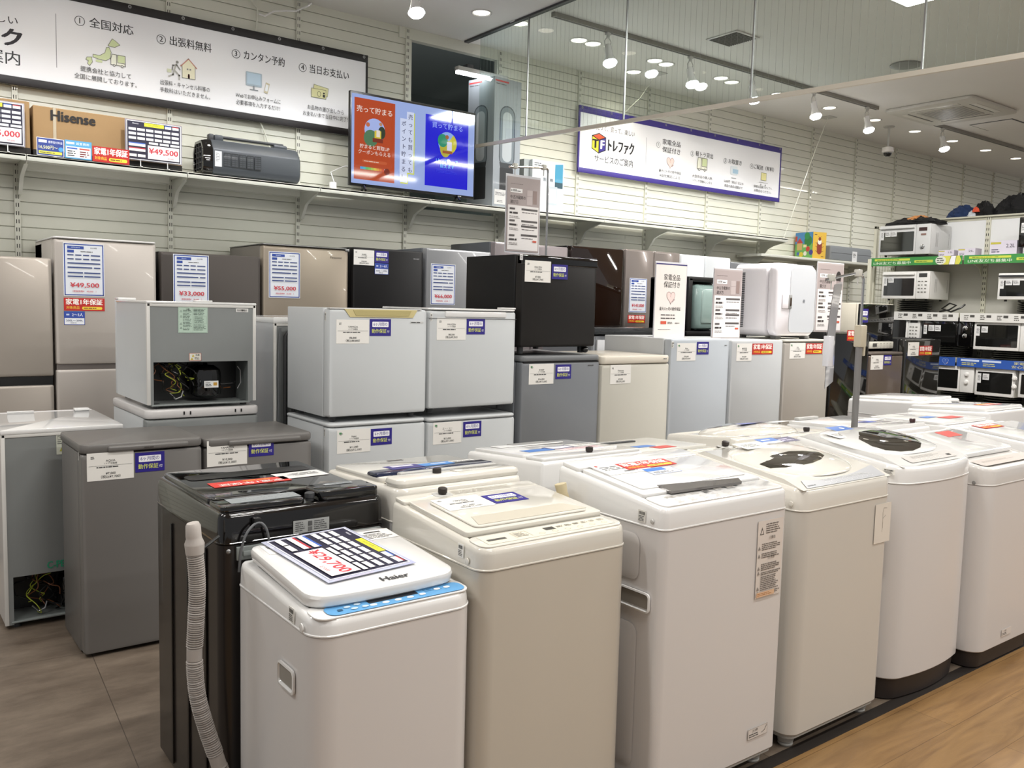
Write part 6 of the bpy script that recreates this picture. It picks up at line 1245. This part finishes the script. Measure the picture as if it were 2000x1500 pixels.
for i in range(3):
    mb = MB(); mb.box(RX + .44, RX + .46, RY[i + 1] + .02, RY[i] - .02, 2.06, 2.40, mat('rack_panel_white', '#e6e7e8', .5), 0, Wt); mb.box(RX + .435, RX + .465, RY[i + 1] + .02, RY[i] - .02, 2.40, 2.425, M_rack, .003, Wt); mb.build('back_panel', t)
    mb = MB(); mb.box(RX + .44, RX + .46, RY[i + 1] + .02, RY[i] - .02, 0.05, 2.03, mat('rack_panel_grey', '#b7b5ad', .6), 0, Wt); mb.build('back_panel', t)
    for z in (2.045, 1.53, 1.125, .725, .28):
        mb = MB(); mb.box(RX, RX + .44, RY[i + 1] + .003, RY[i] - .003, z - .015, z, M_rack, 0, Wt); mb.box(RX - .004, RX, RY[i + 1] + .003, RY[i] - .003, z - .04, z + .002, M_rack, 0, Wt); mb.build('shelf_board', t)
        mb = MB(); mb.prism([(RX + .42, z - .016), (RX + .05, z - .016), (RX + .2, z - .05), (RX + .36, z - .09), (RX + .42, z - .17)], RY[i + 1] - .004 + .03, RY[i + 1] + .03, M_rack, Wt, 'y'); mb.build('bracket', t)
def line_strip(s, w, h):
    s.rect(w * .05, h * .6, w * .4, h * .25, '#c7d24e'); s.lines(w * .08, h * .66, w * .34, h * .12, 1, '#6d7a2a', .7); s.fit('LINE友だち募集中', w * .04, w * .46, h * .3, h * .4, '#e6efdf', .8); s.pill(w * .5, h * .3, w * .2, h * .3, '#bdc94e', .005); s.lines(w * .52, h * .38, w * .16, h * .12, 1, '#5d7a2a', .7)
    s.poly([(w * .8, 0), (w * .97, 0), (w * .99, h * .5), (w * .97, h), (w * .8, h)], '#d3cf5a'); s.disc(w * .78, h * .5, w * .055, '#d9dcd0', h * .5); s.lines(w * .74, h * .15, w * .08, h * .7, 3, '#4c524a', .5); s.poly([(w * .865, 0), (w * .925, 0), (w * .935, h), (w * .89, h)], '#e9e9ee'); s.line([(w * .865, 0), (w * .885, h), (w * .94, h), (w * .925, 0)], .003, '#4a4860')
def spec_strip(s, w, h):
    for k in range(6): s.lines(w * (.04 + .16 * k), h * .2, w * .05, h * .6, 3, '#66645f', .5, k); s.rect(w * (.1 + .16 * k), h * .5, w * .045, h * .28, '#4c4a47')
def blue_strip(s, w, h):
    for k in range(2): s.rect(w * (.04 + .21 * k), h * .65, w * .18, h * .22, '#c9d6ee'); s.lines(w * (.05 + .21 * k), h * .15, w * .15, h * .4, 2, '#c3bf7a', .5, k)
    s.fit('家電全品', w * .55, w * .74, h * .7, h * .34, '#d6cf8a', .6); s.fit('安心保証付き', w * .53, w * .82, h * .3, h * .36, '#d6cf8a', .6); heart(s, w * .9, h * .5, h * .38, '#3e62b4', '#c9d6ee')
for z, c, fn, nm in ((2.045, '#3d8a45', line_strip, 'green sign strip with LINE lettering on the upper shelf'), (1.53, '#d9d8d4', spec_strip, 'white sign strip with small print on the second shelf'), (1.125, '#2c55a8', blue_strip, 'blue warranty sign strip on the third shelf'), (.725, '#3d8a45', line_strip, 'green sign strip with LINE lettering on the lower shelf')):
    for i in range(3):
        pos = ('nearest the wall', 'in the middle bay', 'at the right edge')[i]
        t = thing('shelf_sign_strip', (nm + ' ' + pos).replace('LINE lettering', 'lettering'), 'sign', (RX - .006, RY[i], z - .075)); w = .89; s = Sheet(w, .078, c, .0015); fn(s, w, .078); s.put('printed_strip', t, left(0, -.008, 0))
M_mwh = mat('white_casing', '#e2e1de', .4); M_mws = mat('silver_casing', '#cfd0d0', .35)
def MW(label, y0, y1, z0, z1, body, style, tags, handle=False, d=.37, win=.72, dx=.02): return microwave(label, left(RX + dx, y0, z0), y0 - y1, d, z1 - z0, body, M_glass, style, tags, handle, 'microwaves on the rack', win)
MW('silver microwave with a top handle and round knob on the top rack shelf', 4.70, 4.19, 2.06, 2.355, M_mws, 'lcdknob', 2, True, .38)
MW('dark-doored white microwave with a steel handle bar, on the second shelf from the top', 4.64, 4.17, 1.64, 1.915, M_mwh, 'keypad', 1, True)
MW('white microwave with a small dark window on the second shelf at right', 3.56, 3.06, 1.64, 1.885, M_mwh, 'lcd', 2, 'dark')
MW('dark brown microwave at the right edge of the top shelf', 3.42, 2.95, 2.09, 2.36, mat('brown_casing', '#2a2220', .3), 'black', 1)
MW('small white microwave with a keypad, partly hidden, on the third shelf', 4.66, 4.235, 1.215, 1.485, M_mwh, 'keypad', 0)
MW('black microwave with two chrome knobs on the third shelf', 4.215, 3.75, 1.215, 1.465, M_black, 'black', 2)
MW('white microwave with a black door and ringed knob on the third shelf', 3.735, 3.22, 1.195, 1.468, M_mwh, 'knob', 1, win=.75)
MW('white microwave with two white dials, partly hidden, on the fourth shelf', 4.15, 3.71, .80, 1.05, M_mwh, 'dials', 0)
MW('white microwave with a black window and tags on the fourth shelf', 3.695, 3.36, .79, 1.05, M_mwh, 'dials', 1, win=.98)
MW('white microwave with dials at the right edge of the fourth shelf', 3.33, 2.9, .80, 1.05, M_mwh, 'dials', 0, win=.6)
MW('black microwave on the dark bottom shelf, left one', 4.1, 3.7, .30, .55, M_black, 'black', 0)
MW('black microwave on the dark bottom shelf, right one', 3.66, 3.2, .30, .55, M_black, 'black', 0)
TR = ['silver microwave with the round knob', 'dark-doored microwave with the steel handle bar', 'white microwave at the right of the second shelf', 'partly hidden keypad microwave', 'black microwave with two chrome knobs', 'white microwave with the ringed knob', 'partly hidden microwave with two white dials', 'fourth-shelf white microwave with tags', 'white microwave at the right edge of the fourth shelf', 'dark brown microwave at the top right', 'left black microwave on the bottom shelf', 'right black microwave on the bottom shelf']
for (y0, y1, z0, z1) in ((4.6, 4.25, 2.045, 2.062), (4.6, 4.2, 1.53, 1.642), (3.5, 3.1, 1.53, 1.642), (4.62, 4.27, 1.125, 1.217), (4.18, 3.79, 1.125, 1.217), (3.7, 3.28, 1.125, 1.197), (4.1, 3.75, .725, .802), (3.66, 3.4, .725, .792), (3.3, 2.94, .725, .802), (3.38, 3.0, 2.045, 2.092), (4.06, 3.74, .28, .302), (3.62, 3.25, .28, .302)):
    t = thing('glass_tray', 'black turntable tray under the ' + TR.pop(0), 'tray', (RX + .2, (y0 + y1) / 2, z0), 0, 'turntable trays under the microwaves')
    n = max(1, int((z1 - z0) / .018)); mb = MB()
    for k in range(n): q = (z1 - z0) / n; mb.lathe([(.11, k * q), (.15, k * q + q * .5), (.155, (k + 1) * q - .001), (.11, (k + 1) * q - .001)], M_black, 24)
    mb.build('tray_dish', t)
# cartons on the top shelf, coil of cord
def ctn(label, y0, y1, h, txt, z=2.045, c='#cfc9d6'):
    t = thing('small_carton', label, 'box', (RX + .05, y1, z)); MB().box(0, .12, 0, y0 - y1, 0, h, mat('lilac_carton', '#c3bccb', .5), .001, seg=1).build('carton_body', t)
    s = Sheet(y0 - y1, h, '#cfc9d6', .001); s.rect(.0, h * .75, (y0 - y1) * .4, h * .15, '#b9b04a'); s.fit(txt, (y0 - y1) * .6, (y0 - y1) * .92, h * .62, h * .35, '#332f3c', 1.); s.lines(.01, h * .15, (y0 - y1) * .4, h * .3, 2, '#554f66'); s.put('printing', t, left(-.001, y0 - y1, 0))
ctn('low lilac carton on the top rack shelf beside the silver microwave', 4.12, 3.98, .06, '2.2L'); ctn('small lilac carton on the top rack shelf, between the low one and the tallest one', 3.94, 3.79, .07, '2L'); ctn('lilac carton marked 2.2L on the top rack shelf, the tallest of the cartons', 3.66, 3.44, .125, '2.2L')
tag(MB().tube([(8.1, 4.1, 1.54), (8.08, 4.0, 1.56), (8.1, 3.95, 1.6), (8.12, 4.02, 1.62), (8.1, 4.08, 1.57), (8.07, 3.98, 1.54), (8.09, 3.9, 1.58), (8.12, 3.88, 1.61)], .008, M_black, 8).build('coiled_cord'), 'coiled black cord lying on the second rack shelf', 'cord')
# wire mesh end panel
mb = MB(); mb.box(RX + .41, RX + .9, 2.06, 4.76, 2.426, 2.44, M_rack, 0, W(rack_t)); mb.build('top_board', rack_t)
t = thing('wire_panel', 'ivory wire mesh panel between the microwave rack and the wall', 'wire panel', (8.2, 4.85, 0))
mb = MB(); mb.box(.0, .03, -.015, .015, 0, 2.38, M_rack, .004); mb.box(.5, .53, -.015, .015, 0, 2.38, M_rack, .004); mb.box(0, .53, -.015, .015, 2.35, 2.38, M_rack, .004); mb.build('frame', t)
mb = MB()
for k in range(46): mb.box(.03, .5, -.0015, .0015, .05 + k * .05, .053 + k * .05, M_rack)
for k in range(9): mb.box(.03 + k * .052 + .03, .033 + k * .052 + .03, -.0015, .0015, .03, 2.35, M_rack)
mb.build('mesh', t)
# plank shelf at the wall behind
t = thing('wall_shelf', 'white shelf at the wall carrying the picture box and the grey case', 'shelf', (7.72, 5.85, 2.09)); mb = MB(); mb.box(0, 2.3, 0, .33, 0, .028, M_shelf, .003); mb.build('shelf_board', t)
for x in (.1, 1.1, 2.2): mb = MB(); mb.prism([(.33, 0), (.02, 0), (.33, -.2)], x, x + .006, M_shelf, None, 'x'); mb.build('bracket', t)
t = thing('picture_box', 'square box with a farm scene and a red beetle on yellow', 'box', (8.70, 5.9, 2.118), 0)
mb = MB(); P = [(0, 0), (.196, -.038), (.247, .227), (.051, .265)]; mb.prism(P, 0, .30, mat('box_yellow', '#cfa83a', .35, coat=.4)); mb.build('carton_body', t)
s = Sheet(.27, .30, '#6fae5a', .001); s.rect(0, .17, .27, .13, '#4a86bd'); s.disc(.2, .2, .06, '#2e7a3a'); s.disc(.18, .26, .04, '#2f8a4a'); s.rect(.03, .1, .08, .08, '#c9a76a'); s.poly([(.02, .18), (.12, .18), (.07, .24)], '#b8413a'); s.rect(.0, .2, .03, .06, '#b8413a'); s.disc(.2, .11, .03, '#c23a32'); s.disc(.1, .05, .03, '#d9c33a'); s.disc(.16, .06, .025, '#e6e2d6'); s.disc(.05, .06, .02, '#4a66b0'); s.disc(.25, .07, .03, '#3a3a8a'); s.rect(.13, .13, .05, .03, '#e0d2a6'); s.put('picture_side', t, frame((.0498, .2648, 0), (-.051, -.265, 0), (0, 0, 1)))
s = Sheet(.2, .30, '#d9b040', .001); s.pill(.062, .05, .075, .16, '#8a3524', .036); s.disc(.1, .19, .03, '#e6e2d6'); s.disc(.1, .222, .02, '#7a2f22'); s.line([(.08, .25), (.1, .235), (.12, .25)], .005, '#7a2f22')
for q in (.08, .13, .17): s.line([(.04, q + .01), (.065, q)], .005, '#7a2f22'); s.line([(.16, q + .01), (.135, q)], .005, '#7a2f22')
s.lines(.02, .26, .05, .02, 1, '#6a4a2a'); s.lines(.13, .02, .05, .015, 1, '#6a4a2a'); s.put('beetle_side', t, frame((-.0003, -.0012, 0), (.196, -.038, 0), (0, 0, 1)))
t = thing('grey_case', 'flat grey printer-like case with a white tag on the wall shelf by the rack', 'case', (9.02, 5.87, 2.118))
mb = MB(); R = [[(x, y, z) for x, y in rr(i, .86 - i, i, .3 - i, .03, 4)] for i, z in ((.01, 0), (0, .01), (0, .14), (.01, .165), (.04, .17))]; mb.loft(R, mat('case_grey', '#73777a', .5)); mb.build('case_body', t); mb = MB(); mb.box(.01, .85, -.001, .003, .085, .088, M_dkgrey); mb.build('lid_seam', t); s = Sheet(.1, .12, '#d9dada', .001); s.lines(.02, .05, .06, .05, 3); s.put('price_tag', t, front(.43, -.002, .0))
# clothes on the rack
def cloth(name, label, x, y, z, rx, ry, rz, m, seed, patches=(), cat='clothes'):
    t = thing(name, label, cat, (x, y, z)); R = random.Random(seed); ph = [R.uniform(0, 6) for _ in range(9)]
    def f(a, b):
        return 1 + .16 * math.sin(3 * a + ph[0] + 2 * b) + .12 * math.sin(7 * a + ph[1]) * math.cos(3 * b + ph[2]) + .07 * math.sin(13 * a + ph[3] + 6 * b) + .05 * math.sin(19 * b + ph[4] + 4 * a)
    def blob(mb, cx, cy, cz, ax, ay, az, m):
        rings = []; n = 40
        for j in range(15):
            b = PI / 2 * j / 14; c = math.cos(b) if j < 14 else .02
            rings.append([(cx + ax * c * f(2 * PI * i / n, b) * math.cos(2 * PI * i / n), cy + ay * c * f(2 * PI * i / n, b) * math.sin(2 * PI * i / n), cz + az * (math.sin(b) ** .8) * (f(2 * PI * i / n + 1, b * 2))) for i in range(n)])
        mb.loft(rings, m)
    mb = MB(); blob(mb, 0, 0, 0, rx, ry, rz, m); mb.build('folded_cloth', t)
    for (px, py, pz, a, b, c, pm, nm) in patches: mb = MB(); blob(mb, px, py, pz, a, b, c, pm); mb.build(nm, t)
    return t
M_cb = mat('black_cloth', '#0f0f11', .9); M_cn = mat('navy_cloth', '#1a2f55', .9); M_co = mat('orange_cloth', '#c98a52', .8); M_cr = mat('red_orange_tag', '#d4502e', .7); M_cw = mat('white_cloth', '#c9cfd6', .8)
cloth('folded_jacket', 'black folded clothes with an orange piece on top of the silver microwave', 8.2, 4.42, 2.355, .14, .26, .075, M_cb, 3, ((0, -.02, .055, .08, .1, .04, M_co, 'orange_lining'),))
cloth('folded_jacket', 'navy and white jacket on the rack top, left of the black heap', 8.6, 4.2, 2.44, .1, .13, .11, M_cn, 5, ((-.04, -.12, -.0, .05, .06, .06, M_cw, 'white_lining'),))
cloth('folded_jacket', 'black jacket with a red-orange tag on the rack top, beside the navy one', 8.62, 3.99, 2.44, .1, .1, .13, M_cb, 8, ((-.1, .04, .05, .015, .03, .04, M_cr, 'red_tag'),))
cloth('clothes_heap', 'tall heap of black clothes on the rack top near the right edge', 8.62, 3.68, 2.44, .13, .2, .17, M_cb, 11, ((-.03, -.25, 0, .05, .07, .06, mat('blue_cloth', '#3a5580', .9), 'blue_sleeve'), (.0, .1, .05, .1, .1, .1, M_cb, 'upper_fold')))
